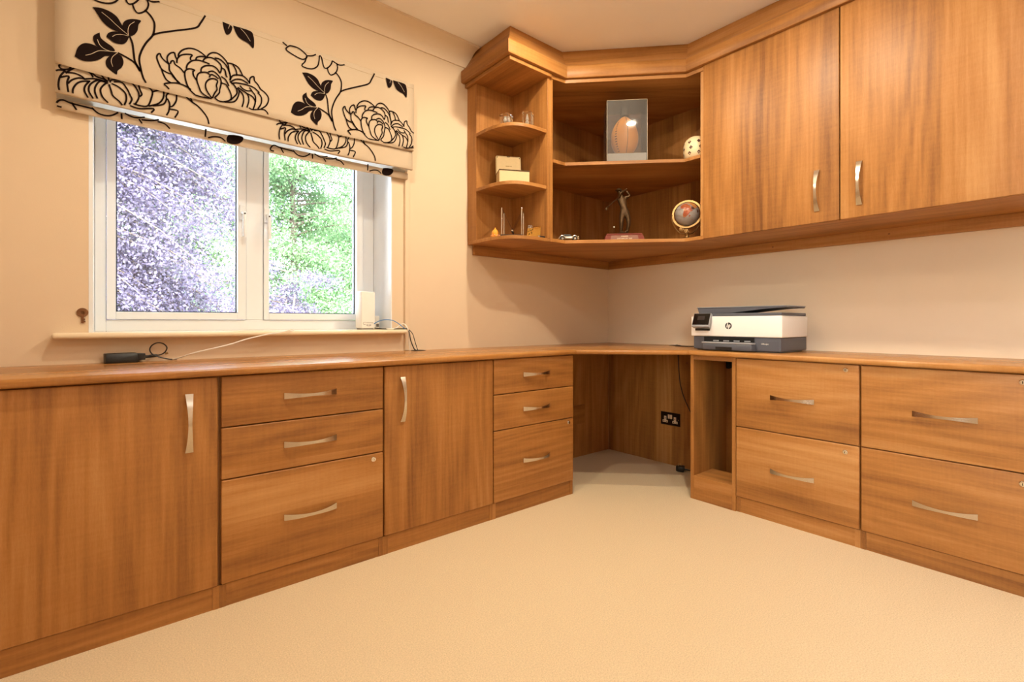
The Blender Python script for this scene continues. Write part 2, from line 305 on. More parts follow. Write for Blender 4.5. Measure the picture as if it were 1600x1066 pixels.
PRINT_SECOND = '''-2856,1722 -2858,1731 -2847,1742/-2856,1722 -2847,1721 -2834,1727 -2829,1738/-2870,1707 -2860,1715 -2843,1719/-2843,1719 -2856,1695 -2860,1668 -2858,1650/-2856,1692 -2835,1703 -2839,1681 -2836,1650/-2843,1710 -2821,1734 -2796,1737 -2781,1730 -2774,1718/-2841,1713 -2821,1717 -2804,1713 -2796,1706/-2837,1678 -2827,1693 -2810,1705 -2794,1706/-2825,1649 -2824,1666 -2814,1686 -2800,1697 -2781,1703/-2798,1705 -2770,1715 -2742,1714/-2787,1646 -2796,1666 -2794,1684 -2783,1703/-2774,1647 -2785,1670 -2781,1693 -2761,1714 -2742,1713/-2763,1650 -2770,1674 -2766,1695 -2755,1712 -2739,1712/-2735,1644 -2750,1660 -2755,1684 -2744,1705 -2735,1713/-2733,1708 -2727,1687 -2722,1671 -2706,1658 -2697,1646/-2726,1713 -2708,1707 -2690,1692 -2686,1670 -2692,1648/-2720,1721 -2699,1725 -2685,1708 -2676,1688 -2671,1674 -2678,1655/-2697,1731 -2674,1733 -2657,1714 -2651,1689 -2662,1659/-2778,1734 -2766,1724 -2748,1721 -2737,1716/-2755,1736 -2746,1724 -2735,1716/-2735,1734 -2733,1720/-2730,1715 -2726,1725 -2701,1733/-2653,1732 -2648,1714 -2643,1700 -2650,1690/-2641,1731 -2624,1730 -2613,1718 -2617,1690 -2626,1665 -2643,1659 -2667,1660/-2613,1718 -2592,1732/-2580,1735 -2581,1707 -2595,1682 -2624,1664/-2560,1736 -2572,1718 -2572,1703 -2582,1682 -2612,1669/-2569,1707 -2562,1688 -2565,1662 -2572,1645/-2542,1738 -2542,1709 -2552,1686 -2562,1679/-2562,1671 -2537,1670 -2547,1643/-2676,1651 -2650,1648 -2609,1659 -2617,1642'''
PRINT_SECOND_STEM = '''-2522,1738 -2496,1718 -2475,1706 -2457,1688 -2444,1668 -2440,1648/-2502,1739 -2492,1714'''
PRINT_THIRD = '''-2854,1607 -2868,1610 -2862,1626 -2850,1632 -2830,1627 -2779,1624 -2774,1623/-2830,1630 -2817,1608/-2779,1627 -2761,1612 -2739,1610 -2722,1617 -2708,1630/-2699,1629 -2698,1609/-2690,1632 -2664,1624 -2633,1633/-2650,1622 -2641,1608/-2643,1621 -2614,1626 -2592,1635/-2596,1627 -2574,1624 -2559,1610/-2445,1638 -2447,1607/-2438,1606 -2418,1615 -2395,1617 -2379,1606'''
PRINT_THIRD_LEAF = '''-2369,1634 -2375,1619 -2372,1604 -2353,1601 -2334,1607 -2319,1622 -2318,1638 -2346,1639'''

# ================================================================== ROOM SHELL
CZ = 2.375; XW, YS = -3.35, -3.75
OX0, OX1, OZ0, OZ1 = -2.787, -1.658, 0.836, 2.0       # window opening
struct(M().box(XW - .2, 0.2, YS - .2, 0.3, -0.25, 0).build('floor', CARPET), 'cream fitted carpet')
struct(M().box(XW - .2, 0.2, YS - .2, 0.3, CZ, CZ + .2).build('ceiling', CEIL), 'pale plain ceiling')
w = M(); w.box(XW - .2, OX0, 0, .3, 0, CZ); w.box(OX1, 0.2, 0, .3, 0, CZ); w.box(OX0, OX1, 0, .3, 0, OZ0); w.box(OX0, OX1, 0, .3, OZ1, CZ)
struct(w.build('wall_north', WALL), 'cream wall with the window')
struct(M().box(0, .2, YS, 0, 0, CZ).build('wall_east', WALL), 'cream wall behind the printer')
V0, V1, VZ0, VZ1 = -3.70, -2.70, .85, 2.1              # unseen second window, added behind the camera for fill daylight
w = M(); w.box(XW - .2, XW, YS, V0, 0, CZ); w.box(XW - .2, XW, V1, 0, 0, CZ); w.box(XW - .2, XW, V0, V1, 0, VZ0); w.box(XW - .2, XW, V0, V1, VZ1, CZ)
struct(w.build('wall_west', WALL))
w = M()
for y in (V0, (V0 + V1) / 2 - .03, V1 - .06): w.box(XW - .14, XW - .08, y, y + .06, VZ0, VZ1)
w.box(XW - .14, XW - .08, V0, V1, VZ0, VZ0 + .06); w.box(XW - .14, XW - .08, V0, V1, VZ1 - .06, VZ1)
w2 = struct(w.build('fill_window', UPVC), 'added unseen white window in the side wall for fill light')
M().box(XW - .112, XW - .108, V0 + .05, V1 - .05, VZ0 + .05, VZ1 - .05).build('window_pane', GLASS, w2)
struct(M().box(XW - .2, .2, YS - .2, YS, 0, CZ).build('wall_south', WALL))
cv = [(0, CZ), (0, 2.288), (-.008, 2.288), (-.010, 2.297)] + [(-.010 - .082 * (1 - math.cos(a)), 2.297 + .066 * math.sin(a)) for a in [PI / 2 * i / 10 for i in range(1, 11)]] + [(-.104, 2.363), (-.104, CZ)]
struct(M().extr([(XW, y, z) for y, z in cv], (2.15, 0, 0)).build('trim_1', COVE, smooth=True), 'plaster coving above the blind')
# window sill board with a rounded nose
sill = M().box(-2.878, -1.597, -.05, 0, .836, .857); sill.box(OX0, OX1, 0, .2, .836, .857)
struct(sill.build('trim_2', SILLP, bevel=.009, seg=4, smooth=True, sel=lambda a, b: a.y < -.049 and b.y < -.049 or (a.x < -2.877 and b.x < -2.877 and a.y < 0 or a.x > -1.598 and b.x > -1.598) and abs(a.z - b.z) < 1e-4), 'cream painted window sill')

# ------------------------------------------------------------------ window
win = bpy.data.objects.new('window_1', None); COL.objects.link(win); win.location = (-2.22, .2, .857); ORG['window_1'] = Vector(win.location); struct(win, 'white double casement window')
FY0, FY1 = .200, .265
fz0, fz1 = .857, 1.998
m = M(); m.box(-2.775, -2.741, FY0, FY1, fz0, fz1); m.box(-1.7226, -1.664, FY0, FY1, fz0, fz1); m.box(-2.741, -1.7226, FY0, FY1, fz0, .9035); m.box(-2.741, -1.7226, FY0, FY1, 1.955, fz1)
m.build('window_frame', UPVC, win, bevel=.003)
M().box(-2.2615, -2.192, FY0, FY1, .9035, 1.955).build('mullion', UPVC, win, bevel=.003)
m = M(); m.box(-2.787, -2.7755, -.001, FY1, .857, fz1); m.build('reveal_lining', UPVC, win)
m = M(); m.box(-1.6632, -1.658, -.001, FY1, .857, fz1); m.build('reveal_lining', UPVC, win)
for (a0, a1, g0, g1) in ((-2.740, -2.263, -2.7125, -2.296), (-2.191, -1.7235, -2.169, -1.7575)):
    z0, z1, gz0, gz1 = .9045, 1.954, .9335, 1.925
    m = M(); y0, y1 = FY0 - .008, FY1 - .01
    m.box(a0, g0, y0, y1, z0, z1); m.box(g1, a1, y0, y1, z0, z1); m.box(g0, g1, y0, y1, z0, gz0); m.box(g0, g1, y0, y1, gz1, z1)
    sash = m.build('window_sash', UPVC, win, bevel=.002)
    M().box(g0 - .004, g1 + .004, .232, .236, gz0 - .004, gz1 + .004).build('window_pane', GLASS, sash)
    m = M(); t = .004
    m.box(g0, g0 + t, .2225, .2315, gz0, gz1); m.box(g1 - t, g1, .2225, .2315, gz0, gz1); m.box(g0, g1, .2225, .2315, gz0, gz0 + t)
    m.build('glazing_seal', GASKET, sash)
for hx in (-2.2785, -2.180):
    m = M(); m.box(hx - .0115, hx + .0115, .181, .192, 1.345, 1.41)
    m.build('handle_plate', UPVC, win, bevel=.003)
    h = M(); h.tube(smoothline([(hx + .001, .18, 1.375), (hx + .004, .165, 1.372), (hx + .004, .158, 1.35), (hx + .004, .158, 1.30), (hx + .005, .161, 1.268)], 4), [.009, .009, .0095] + [.0085] * 14, 10)
    ho = h.build('window_handle', UPVC, win, smooth=True)
    M().lathe([(.0035, 0), (.0035, .002)], (hx + .003, .152, 1.368), 10, Matrix.Rotation(PI / 2, 3, 'X')).build('lock_button', BLACKP, ho)

# ================================================================== FITTED FURNITURE
def rb(m, run, a0, a1, d0, d1, z0, z1):
    """box in a wall run: a along the wall, d out from it. 'L' = window wall, 'R' = right wall"""
    return m.box(a0, a1, -d0, -d1, z0, z1) if run == 'L' else m.box(-d0, -d1, a0, a1, z0, z1)
def handle(parent, run, a, d, z, vertical, L=.176, wide=.0105, thin=.0048, bow=.026):
    """flat bow handle: flared ends on the face, narrow waist standing off it"""
    n = 14; vs = []; fs = []; t = .0035
    for i in range(n + 1):
        u = i / n * 2 - 1; h = bow * (1 - abs(u) ** 2.2) * 1.0; wd = thin + (wide - thin) * abs(u) ** 1.6
        s_ = u * L / 2
        for hh, ww in ((h, -wd), (h, wd), (h + t, wd), (h + t, -wd)):
            p = (a + (ww if vertical else s_), d + hh, z + (s_ if vertical else ww))
            vs.append((p[0], -p[1], p[2]) if run == 'L' else (-p[1], p[0], p[2]))
    for i in range(n):
        for j in range(4): fs.append((i * 4 + j, i * 4 + (j + 1) % 4, i * 4 + 4 + (j + 1) % 4, i * 4 + 4 + j))
    fs += [(3, 2, 1, 0), (n * 4, n * 4 + 1, n * 4 + 2, n * 4 + 3)]
    o = M().add(vs, fs).build('handle', STEEL, parent, smooth=True); return o
def lock(parent, run, a, d, z):
    rot = Matrix.Rotation(PI / 2, 3, 'X') if run == 'L' else Matrix.Rotation(-PI / 2, 3, 'Y')
    c = (a, -d, z) if run == 'L' else (-d, a, z)
    o = M().lathe([(.0095, 0), (.0095, .003), (.0075, .005), (.0055, .005), (.0055, .007), (0, .007)], c, 18, rot).build('lock', CHROME, parent, smooth=True)
    m = M(); rb(m, run, a - .0009, a + .0009, d + .007, d + .0073, z - .0038, z + .0038); m.build('keyhole', HOLE, parent)
    return o
DL, DR, DT = .485, .456, .7228      # front faces of the two base runs, top of the doors
ZB = .0737
def base_unit(name, label, cat, run, a0, a1, c0, c1, fronts, locks=(), group=None):
    """a base cabinet: carcass between c0..c1, fronts between a0..a1 = list of (kind, z0, z1, handle (a, z))"""
    D = DL if run == 'L' else DR
    mid = (c0 + c1) / 2; t = thing(name, label, cat, (mid, -D / 2, 0) if run == 'L' else (-D / 2, mid, 0), group)
    lo, hi = min(c0, c1), max(c0, c1); al, ah = min(a0, a1), max(a0, a1)
    for s0, s1 in ((lo, lo + .018), (hi - .018, hi)):
        m = M(); rb(m, run, s0, s1, .022, D - .0195, 0, .7262); rb(m, run, s0, s1, D - .0195, D - .008, 0, ZB - .003); m.build('side_panel', WV, t)
    wg = WX if run == 'L' else WY
    m = M(); rb(m, run, lo + .0182, hi - .0182, .022, D - .021, .708, .7262); m.build('top_panel', wg, t)
    m = M(); rb(m, run, lo + .0182, hi - .0182, .022, D - .021, ZB - .003, ZB + .015); m.build('base_panel', wg, t)
    m = M(); rb(m, run, lo + .0184, hi - .0184, D - .03, D - .0095, .0, ZB - .0035); m.build('plinth', wg, t)
    for kind, z0, z1, (ha, hz) in fronts:
        m = M(); rb(m, run, al, ah, D - .019, D, z0, z1)
        f = m.build(kind, WV if kind == 'door' else wg, t, bevel=.0042, seg=4, smooth=True)
        if ha is not None: handle(f, run, ha, D, hz, kind == 'door')
        for la, lz in locks:
            if z0 < lz < z1: lock(f, run, la, D, lz)
    return t
G2 = .0016
T1, T2 = .5625, .399
dz3 = [(T1 + G2, DT), (T2 + G2, T1 - G2), (ZB, T2 - G2)]
base_unit('base_cabinet', 'wide single door walnut cabinet at the far left under the window', 'cabinet', 'L', -3.072, -2.4735, -3.075, -2.468, [('door', ZB, DT, (-2.5475, .589))])
def d3(a): return [('drawer', *dz3[0], (a, .6455)), ('drawer', *dz3[1], (a, .482)), ('drawer', *dz3[2], (a, .238))]
base_unit('drawer_unit', 'three drawer walnut unit between the two left cabinet doors', 'drawers', 'L', -2.4635, -1.927, -2.4675, -1.9235, d3(-2.1935), [(-1.9665, .377)])
base_unit('base_cabinet', 'single door walnut cabinet between the two three drawer units', 'cabinet', 'L', -1.9205, -1.3995, -1.923, -1.3975, [('door', ZB, DT, (-1.847, .5905))])
base_unit('drawer_unit', 'three drawer walnut unit beside the corner kneehole', 'drawers', 'L', -1.395, -.8765, -1.397, -.8735, d3(-1.1335), [(-.9135, .3785)])
T4 = .4022
def d2(a): return [('drawer', T4 + G2, DT, (a, .557)), ('drawer', ZB, T4 - G2, (a, .2285))]
base_unit('filing_drawer_unit', 'two deep drawer walnut unit next to the open cubby', 'drawers', 'R', -1.1335, -1.6225, -1.1322, -1.6245, d2(-1.376), [(-1.577, .7015), (-1.5755, .371)])
base_unit('filing_drawer_unit', 'two deep drawer walnut unit at the right edge of the picture', 'drawers', 'R', -1.6285, -2.113, -1.625, -2.116, d2(-1.8755), [(-2.069, .698), (-2.069, .369)])
# filler at the far left end, out to the side wall
m = M(); m.box(XW + .001, -3.076, -.46, -.478, 0, .7262); tag(m.build('filler_panel', WV), 'plain walnut filler panel left of the widest cabinet door', 'panel')
# open cubby
t = thing('open_cubby', 'narrow open walnut cubby under the printer end of worktop', 'cabinet', (-.25, -1.015, 0))
for y0, y1 in ((-.9, -.918), (-1.1138, -1.1316)):
    M().box(-.022, -DR, y0, y1, 0, .7262).build('side_panel', WV, t, bevel=.0008, seg=1)
M().box(-.438, -DR + .0005, -.9182, -1.1136, .7045, .7262).build('top_rail', WY, t)
M().box(-.272, -.4385, -.9182, -1.1136, .100, .118).build('base_panel', WY, t)
M().box(-.4387, -DR + .0005, -.9182, -1.1136, 0, .1182).build('plinth', WY, t)
b_ = M().box(-.102, -.120, -.9182, -1.1136, 0, .7262).build('back_panel', WV, t)
M().lathe([(.03, 0), (.03, .002), (.026, .002), (.026, .003), (0, .003)], (-.1205, -.93, .668), 20, Matrix.Rotation(-PI / 2, 3, 'Y')).build('cable_hole', HOLE, b_)

# worktop: one run in three mitred lengths
t = thing('worktop', 'continuous walnut worktop running round both walls', 'worktop', (-.87, -.5, .727))
wt0, wt1, E1, E2, CX, CY = .7268, .750, -.5055, -.4766, -.8737, -.9023
M().prism([(XW + .001, -.0005), (CX - .0004, -.0005), (CX - .0004, E1), (XW + .001, E1)], wt0, wt1).build('worktop_length', WXT, t, bevel=.0085, seg=4, smooth=True, sel=lambda a, b: a.y < E1 + .001 and b.y < E1 + .001 and abs(a.z - b.z) < 1e-4)
M().prism([(-.0005, -.0005), (-.0005, CY), (E2, CY), (CX, E1), (CX, -.0005)], wt0, wt1).build('corner_length', WDT, t, bevel=.0085, seg=4, smooth=True, sel=lambda a, b: abs(a.z - b.z) < 1e-4 and all(abs((p.x - CX) * (CY - E1) - (p.y - E1) * (E2 - CX)) < 1e-4 for p in (a, b)))
M().prism([(-.0005, CY - .0004), (-.0005, -2.14), (E2, -2.14), (E2, CY - .0004)], wt0, wt1).build('worktop_length', WYT, t, bevel=.0085, seg=4, smooth=True, sel=lambda a, b: a.x < E2 + .001 and b.x < E2 + .001 and abs(a.z - b.z) < 1e-4)

# kneehole lining
p = tag(M().box(-.872, -.021, -.0015, -.0195, 0, .7255).build('kneehole_panel', WV), 'walnut back panel in the kneehole on the window wall side', 'panel')
M().box(-.47, -.274, -.0198, -.0245, .217, .343).build('access_cover', WX, p, bevel=.001, seg=1)
M().lathe([(.033, 0), (.033, .002), (.027, .002), (.027, .003), (0, .003)], (-.055, -.0198, .700), 22, Matrix.Rotation(PI / 2, 3, 'X')).build('cable_hole', HOLE, p)
p = tag(M().box(-.0015, -.0195, -.021, -.8995, 0, .7255).build('kneehole_panel', WV), 'walnut back panel in the kneehole carrying the double socket', 'panel')
M().lathe([(.005, 0), (.005, .0015), (0, .0015)], (-.0198, -.623, .644), 12, Matrix.Rotation(-PI / 2, 3, 'Y')).build('screw_cap', BRASS, p)

# ------------------------------------------------------------------ wall units
UB, UT = 1.318, 2.199
EX0, EX1, EYF = -1.208, -.957, -.377
t = thing('end_shelf_unit', 'open walnut end shelf unit with rounded shelves nearest the window', 'shelf unit', (-1.08, 0, UB))
M().box(EX0, EX1 - .0002, -.001, -.085, UB + .0182, UT - .0205).build('back_panel', WV, t)
M().box(EX1, -.9385, -.001, EYF, UB + .0182, UT - .0205).build('side_panel', WV, t, bevel=.0008, seg=1)
def shelf_shape(n=3.6, ax=.256, ay=.283):
    pts = []
    for i in range(25):
        a = PI / 2 * i / 24; c, s = math.cos(a) ** (2 / n), math.sin(a) ** (2 / n)
        pts.append((EX1 - .0003 - ax * c, -.0855 - ay * s))
    return [(EX1 - .0003, -.0855)] + pts
for z in (1.890, 1.594): M().prism(shelf_shape(), z, z + .018).build('rounded_shelf', WX, t, bevel=.0012, seg=1)
def low_shape():
    return [(-.9385, -.001), (EX0, -.001)] + [(x, y) for x, y in shelf_shape(3.2, .254, .286)[1:]] + [(-.9385, EYF)]
M().prism(low_shape(), UB, UB + .018).build('base_panel', WX, t, bevel=.0012, seg=1)
M().prism([(-.9385, -.001), (-1.226, -.001), (-1.226, -.392), (-.9385, -.392)], UT - .020, UT).build('top_panel', WY, t, bevel=.0012, seg=1)
t = thing('corner_shelf_unit', 'open walnut corner shelf unit with angled front', 'shelf unit', (-.4, -.4, UB))
cs = [(-.0205, -.0205), (-.9193, -.0205), (-.9193, -.383), (-.835, -.385), (-.393, -.829), (-.391, -.9168), (-.0205, -.9168)]
co = [(-.001, -.001), (-.9382, -.001), (-.9382, -.381), (-.835, -.385), (-.393, -.829), (-.391, -.9348), (-.001, -.9348)]
M().prism(co, UB, UB + .018).build('base_panel', WD, t, bevel=.001, seg=1)
M().prism(cs, 1.7385, 1.7565).build('shelf', WD, t, bevel=.001, seg=1)
M().prism([(x, y) for x, y in co[:3]] + [(-.841, -.392), (-.398, -.841), (-.395, -.9348), (-.001, -.9348)], UT - .020, UT).build('top_panel', WD, t, bevel=.001, seg=1)
M().box(-.9382, -.9195, -.001, -.377, UB + .0182, UT - .0202).build('side_panel', WV, t, bevel=.0008, seg=1)
M().box(-.001, -.389, -.9170, -.9348, UB + .0182, UT - .0202).build('side_panel', WV, t, bevel=.0008, seg=1)
M().box(-.0205, -.9192, -.002, -.020, UB + .0182, UT - .0202).build('back_panel', WV, t)
M().box(-.002, -.020, -.002, -.9168, UB + .0182, UT - .0202).build('back_panel', WV, t)
t = thing('wall_cabinet', 'large two door walnut wall cabinet above the printer', 'cabinet', (-.2, -1.54, UB))
M().box(-.001, -.381, -.9352, -.953, UB + .0182, UT).build('side_panel', WV, t); M().box(-.001, -.381, -2.122, -2.14, UB + .0182, UT).build('side_panel', WV, t)
M().box(-.001, -.381, -.9352, -2.14, UB, UB + .018).build('base_panel', WY, t); M().box(-.001, -.381, -.9532, -2.1218, UT - .018, UT).build('top_panel', WY, t)
M().box(-.001, -.006, -.9532, -2.1218, UB + .0182, UT - .0182).build('back_panel', WV, t)
for y0, y1, hy in ((-.938, -1.5375, -1.456), (-1.5415, -2.138, -1.6085)):
    d = M().box(-.3815, -.400, y0, y1, 1.3185, 2.2125).build('door', WV, t, bevel=.0022, seg=3, smooth=True)
    handle(d, 'R', hy, .400, 1.4545, True)
# cornice in mitred lengths
path = [(-1.25, -.0005), (-1.25, -.410), (-.845, -.410), (-.420, -.853), (-.420, -2.165), (-.0005, -2.165)]
prof = [(0, 2.203), (0, 2.262), (.004, 2.268), (.012, 2.273), (.024, 2.287), (.038, 2.310), (.050, 2.338), (.060, 2.358), (.062, CZ - .0005), (.085, CZ - .0005), (.085, 2.2135), (.008, 2.2135), (.006, 2.203)]
prof = [(0, 2.206), (.003, 2.2005), (.028, 2.2005), (.028, 2.2145), (.085, 2.2145), (.085, CZ - .0005), (.062, CZ - .0005), (.060, 2.358), (.050, 2.338), (.038, 2.310), (.024, 2.287), (.012, 2.273), (.004, 2.268), (0, 2.262)]
def mitre(path, o):
    P = [Vector(p) for p in path]; out = []
    for i, p in enumerate(P):
        ns = []
        for a, b in ((i - 1, i), (i, i + 1)):
            if a < 0 or b >= len(P): continue
            d = (P[b] - P[a]).normalized(); ns.append(Vector((-d.y, d.x)))      # inward = left of travel
        if len(ns) == 1: out.append(p + ns[0] * o)
        else:
            n = (ns[0] + ns[1]).normalized(); out.append(p + n * (o / n.dot(ns[0])))
    return out
rows = [[(q.x, q.y, z) for q in mitre(path, o)] for o, z in prof]
t = thing('cornice', 'curved walnut cornice along the top of the wall units', 'cornice', (-.6, -.6, 2.2))
for i in range(len(path) - 1):
    k = len(prof); vs = [r[i] for r in rows] + [r[i + 1] for r in rows]
    M().add(vs, [tuple(range(k)), tuple(range(2 * k - 1, k - 1, -1))] + [(j, (j + 1) % k, k + (j + 1) % k, k + j) for j in range(k)]).build('cornice_length', [WY, WX, WD, WY, WX][i], t, smooth=True)
# light batten under the wall units, against the walls
t = thing('wall_batten', 'walnut batten under the wall units along both walls', 'batten', (-.2, -.1, 1.268))
b_ = M().box(-1.175, -.0187, -.0006, -.018, 1.2655, UB - .0004).build('batten_length', WX, t, bevel=.001, seg=1)
b_ = M().box(-.0006, -.018, -.0006, -2.14, 1.2655, UB - .0004).build('batten_length', WY, t, bevel=.001, seg=1)
for y in (-.62, -1.12, -1.62):
    M().lathe([(.004, 0), (.004, .001), (0, .001)], (-.0182, y, 1.292), 10, Matrix.Rotation(-PI / 2, 3, 'Y')).build('screw_head', BRASS, b_)

# ================================================================== ROMAN BLIND
BX0, BX1, BTOP = -2.868, -1.577, 2.060
t = thing('roman_blind', 'raised cream roman blind with black chrysanthemum print over the window', 'blind', (-2.22, 0, 1.62))
def cloth(name, prof, mat, wob=0.0, x0=BX0, x1=BX1):
    """fabric strip: (y, z) profile run along x with a slight sag, 2.5 mm thick"""
    n = 30; k = len(prof); vs = []; fs = []
    for i in range(n + 1):
        u = i / n; x = x0 + (x1 - x0) * u
        for j, (y, z) in enumerate(prof):
            f = j / max(1, k - 1)
            vs.append((x, y - wob * .25 * math.sin(u * 17 + j) * f, z - wob * f * (math.sin(PI * u) + .3 * math.sin(u * 11))))
    for i in range(n):
        for j in range(k - 1): fs.append((i * k + j, i * k + j + 1, (i + 1) * k + j + 1, (i + 1) * k + j))
    o = M().add(vs, fs).build(name, mat, t, smooth=True)
    sm = o.modifiers.new('thickness', 'SOLIDIFY'); sm.thickness = .002; sm.offset = 1
    return o
YA, YB_, YC = -.074, -.060, -.026
fp1 = cloth('fabric_panel', [(-.004, BTOP), (-.071, BTOP + .002), (YA, BTOP - .003), (YA, 1.95), (YA, 1.85), (YA, 1.76), (YA, 1.740), (-.071, 1.734), (-.064, 1.742), (-.0625, 1.775)], FABRIC, .008)
fp2 = cloth('fabric_panel', [(YB_, 1.790), (YB_, 1.72), (YB_, 1.665), (YB_, 1.648), (-.057, 1.643)], FABRIC, .007)
cloth('fold_lining', [(-.0565, 1.6425), (-.046, 1.646), (-.030, 1.652), (-.010, 1.660), (-.006, 1.645), (-.006, 1.612)], LINING, .006)
fp3 = cloth('fabric_panel', [(-.012, 1.632), (-.016, 1.634), (-.022, 1.634), (YC, 1.629), (YC, 1.614), (-.022, 1.606), (-.014, 1.606), (-.0125, 1.630)], FABRIC, .005, BX0 + .001, BX1 - .008)
M().box(BX0 + .006, BX1 - .006, -.003, -.068, BTOP - .03, BTOP - .004).build('headboard', FABRIC, t)
m = M(); m.box(BX0 + .002, BX1 - .002, YA - .0024, YA - .0019, BTOP - .021, BTOP - .0195); m.build('stitch_line', plain('cream_seam', (188, 164, 132), .9), fp1)
def dec(s): return [[tuple(int(v) / 1000 for v in p.split(',')) for p in c.split()] for c in s.split('/')]
def ribbons(name, curves, y, wdt, shifts, parent, zlo=0, zhi=9, xr=BX1 - .001, mat=None, sm_=4, kind=None):
    m = M()
    for sx in shifts:
        for c in curves:
            pts = smoothline([(p[0] + sx, 0, p[1]) for p in c], sm_)
            run = []
            def flush():
                if len(run) > 1:
                    vs = []; fs = []
                    for i, q in enumerate(run):
                        d = (run[min(i + 1, len(run) - 1)] - run[max(i - 1, 0)]).normalized(); nn = Vector((-d.z, 0, d.x)) * (wdt / 2)
                        for s_ in (1, -1): vs.append((q.x + s_ * nn.x, y, q.z + s_ * nn.z))
                    for i in range(len(run) - 1): fs.append((2 * i, 2 * i + 1, 2 * i + 3, 2 * i + 2))
                    m.add(vs, fs)
            for q in pts:
                if BX0 < q.x < xr and zlo < q.z < zhi: run.append(q)
                else: flush(); run = []
            flush()
    return m.build(name, mat or FLOCK, parent, kind=kind)
def shapes(name, polys, y, shifts, parent, zhi=9):
    m = M()
    for sx in shifts:
        for c in polys:
            pts = smoothline([(p[0] + sx, y, min(p[1], zhi)) for p in c + c[:1]], 4)[:-1]
            if min(p.x for p in pts) < BX0 or max(p.x for p in pts) > BX1 - .001: continue
            m.add(pts, [tuple(range(len(pts)))])
    return m.build(name, FLOCK, parent)
PER = .671; TZ = BTOP - .004; ya = YA - .0042
bud = dec(PRINT_BUD); lvs = dec(PRINT_LEAVES); stm = dec(PRINT_STEMS)
for sh in (0, PER):
    ribbons('flower_print', dec(PRINT_FLOWER), ya, .0052, (sh,), fp1, kind='stuff')
    ribbons('flower_bud_print', bud, ya, .0052, (sh - PER,), fp1, zhi=TZ, kind='stuff')
    for c in lvs: shapes('leaf_print', [c], ya, (sh,), fp1, TZ)
    ribbons('leaf_vein', dec(PRINT_VEINS), ya - .0006, .0016, (sh,), fp1, mat=FABRIC, zhi=TZ, kind='stuff')
    ribbons('stem_print', stm, ya, .006, (sh,), fp1, zhi=TZ, kind='stuff')
yb = YB_ - .004; yc = YC - .0035
for sh in (0, .669):
    ribbons('flower_print', dec(PRINT_SECOND), yb, .0052, (sh,), fp2, zlo=1.640, kind='stuff')
    ribbons('stem_print', dec(PRINT_SECOND_STEM), yb, .0055, (sh,), fp2, zlo=1.640, kind='stuff')
for sh in (0, .652):
    ribbons('flower_print', dec(PRINT_THIRD), yc, .0054, (sh,), fp3, zlo=1.604, xr=BX1 - .01, kind='stuff')
    shapes('leaf_print', dec(PRINT_THIRD_LEAF), yc, (sh,), fp3)

# ================================================================== ON AND AROUND THE SILL
t = thing('wall_key', 'small brown key hanging on the wall left of the window', 'key', (-2.803, 0, .91))
m = M().lathe([(.0155, 0), (.0155, .003), (.006, .003), (.006, 0)], (-2.803, -.001, .926), 20, Matrix.Rotation(PI / 2, 3, 'X')); m.build('key_bow', BRASS, t)
m = M().box(-2.8065, -2.7995, -.001, -.0042, .889, .914); m.box(-2.7995, -2.795, -.001, -.0042, .892, .897); m.box(-2.7995, -2.796, -.001, -.0042, .901, .905); m.build('key_blade', BRASS, t)
t = thing('cable_trunking', 'thin cream cable trunking running down the wall right of the window', 'trunking', (-1.579, 0, .75))
M().box(-1.592, -1.566, -.0006, -.011, .752, 1.648).build('trunking_length', WALL, t, bevel=.001, seg=1)
M().box(-1.590, -1.568, -.0112, -.0125, .753, 1.647).build('trunking_lid', WALL, t)
# router
t = thing('router', 'white upright router box on the window sill', 'router', (-1.76, .06, .857))
RM = Matrix.Translation((-1.752, .06, .857)) @ Matrix.Rotation(math.radians(10), 4, 'Z')
m = M().box(-.038, .038, 0, .056, .006, .186).xf(RM); m.build('router_body', WHITEP, t, bevel=.004, seg=3, smooth=True)
m = M().box(-.033, .033, .006, .05, 0, .0062).xf(RM); m.build('foot', MGREY, t)
m = M(); m.tube([RM @ Vector((-.022 + .008 * math.cos(a), -.0008, .030 + .0065 * math.sin(a))) for a in [math.radians(50 + 26 * i) for i in range(11)]], .0008, 5); m.build('logo_swirl', INK, t)
m = M(); m.box(-.016, .026, -.0008, 0, .0335, .0345); m.box(-.010, .026, -.0008, 0, .0315, .0322); m.box(-.012, -.001, -.0008, 0, .0205, .0235); m.box(.003, .014, -.0008, 0, .0205, .0235); m.box(-.008, .01, -.0008, 0, .016, .0175); m.xf(RM); m.build('printed_line', INK, t)
t = thing('wall_plug', 'white plug top standing on the sill behind the router', 'plug', (-1.69, .12, .857))
M().box(-1.700, -1.676, .10, .13, .857, .925).build('plug_body', WHITEP, t, bevel=.004, seg=2, smooth=True)
m = M(); m.box(-1.6945, -1.6815, .098, .1003, .87, .885); m.build('plug_label', INK, t)
zs = .8595
tag(cable([(-1.722, .062, .885), (-1.705, .046, .898), (-1.684, .022, .905), (-1.660, -.010, .902), (-1.634, -.018, .888), (-1.613, -.026, .870), (-1.603, -.035, .8605)], .0022).build('network_cable', CABLEB, smooth=True), 'blue cable arching from the router to the sill end', 'cable')
tag(cable([(-1.722, .07, .8615), (-1.70, .030, .8608), (-1.672, -.006, .8608), (-1.645, -.014, .8625), (-1.622, -.02, .880), (-1.608, -.032, .884), (-1.5975, -.045, .866), (-1.590, -.045, .845), (-1.580, -.030, .80), (-1.572, -.025, .7525)], .0029).build('white_cable', CABLEW, smooth=True), 'white cable curling over the right end of the sill', 'cable')
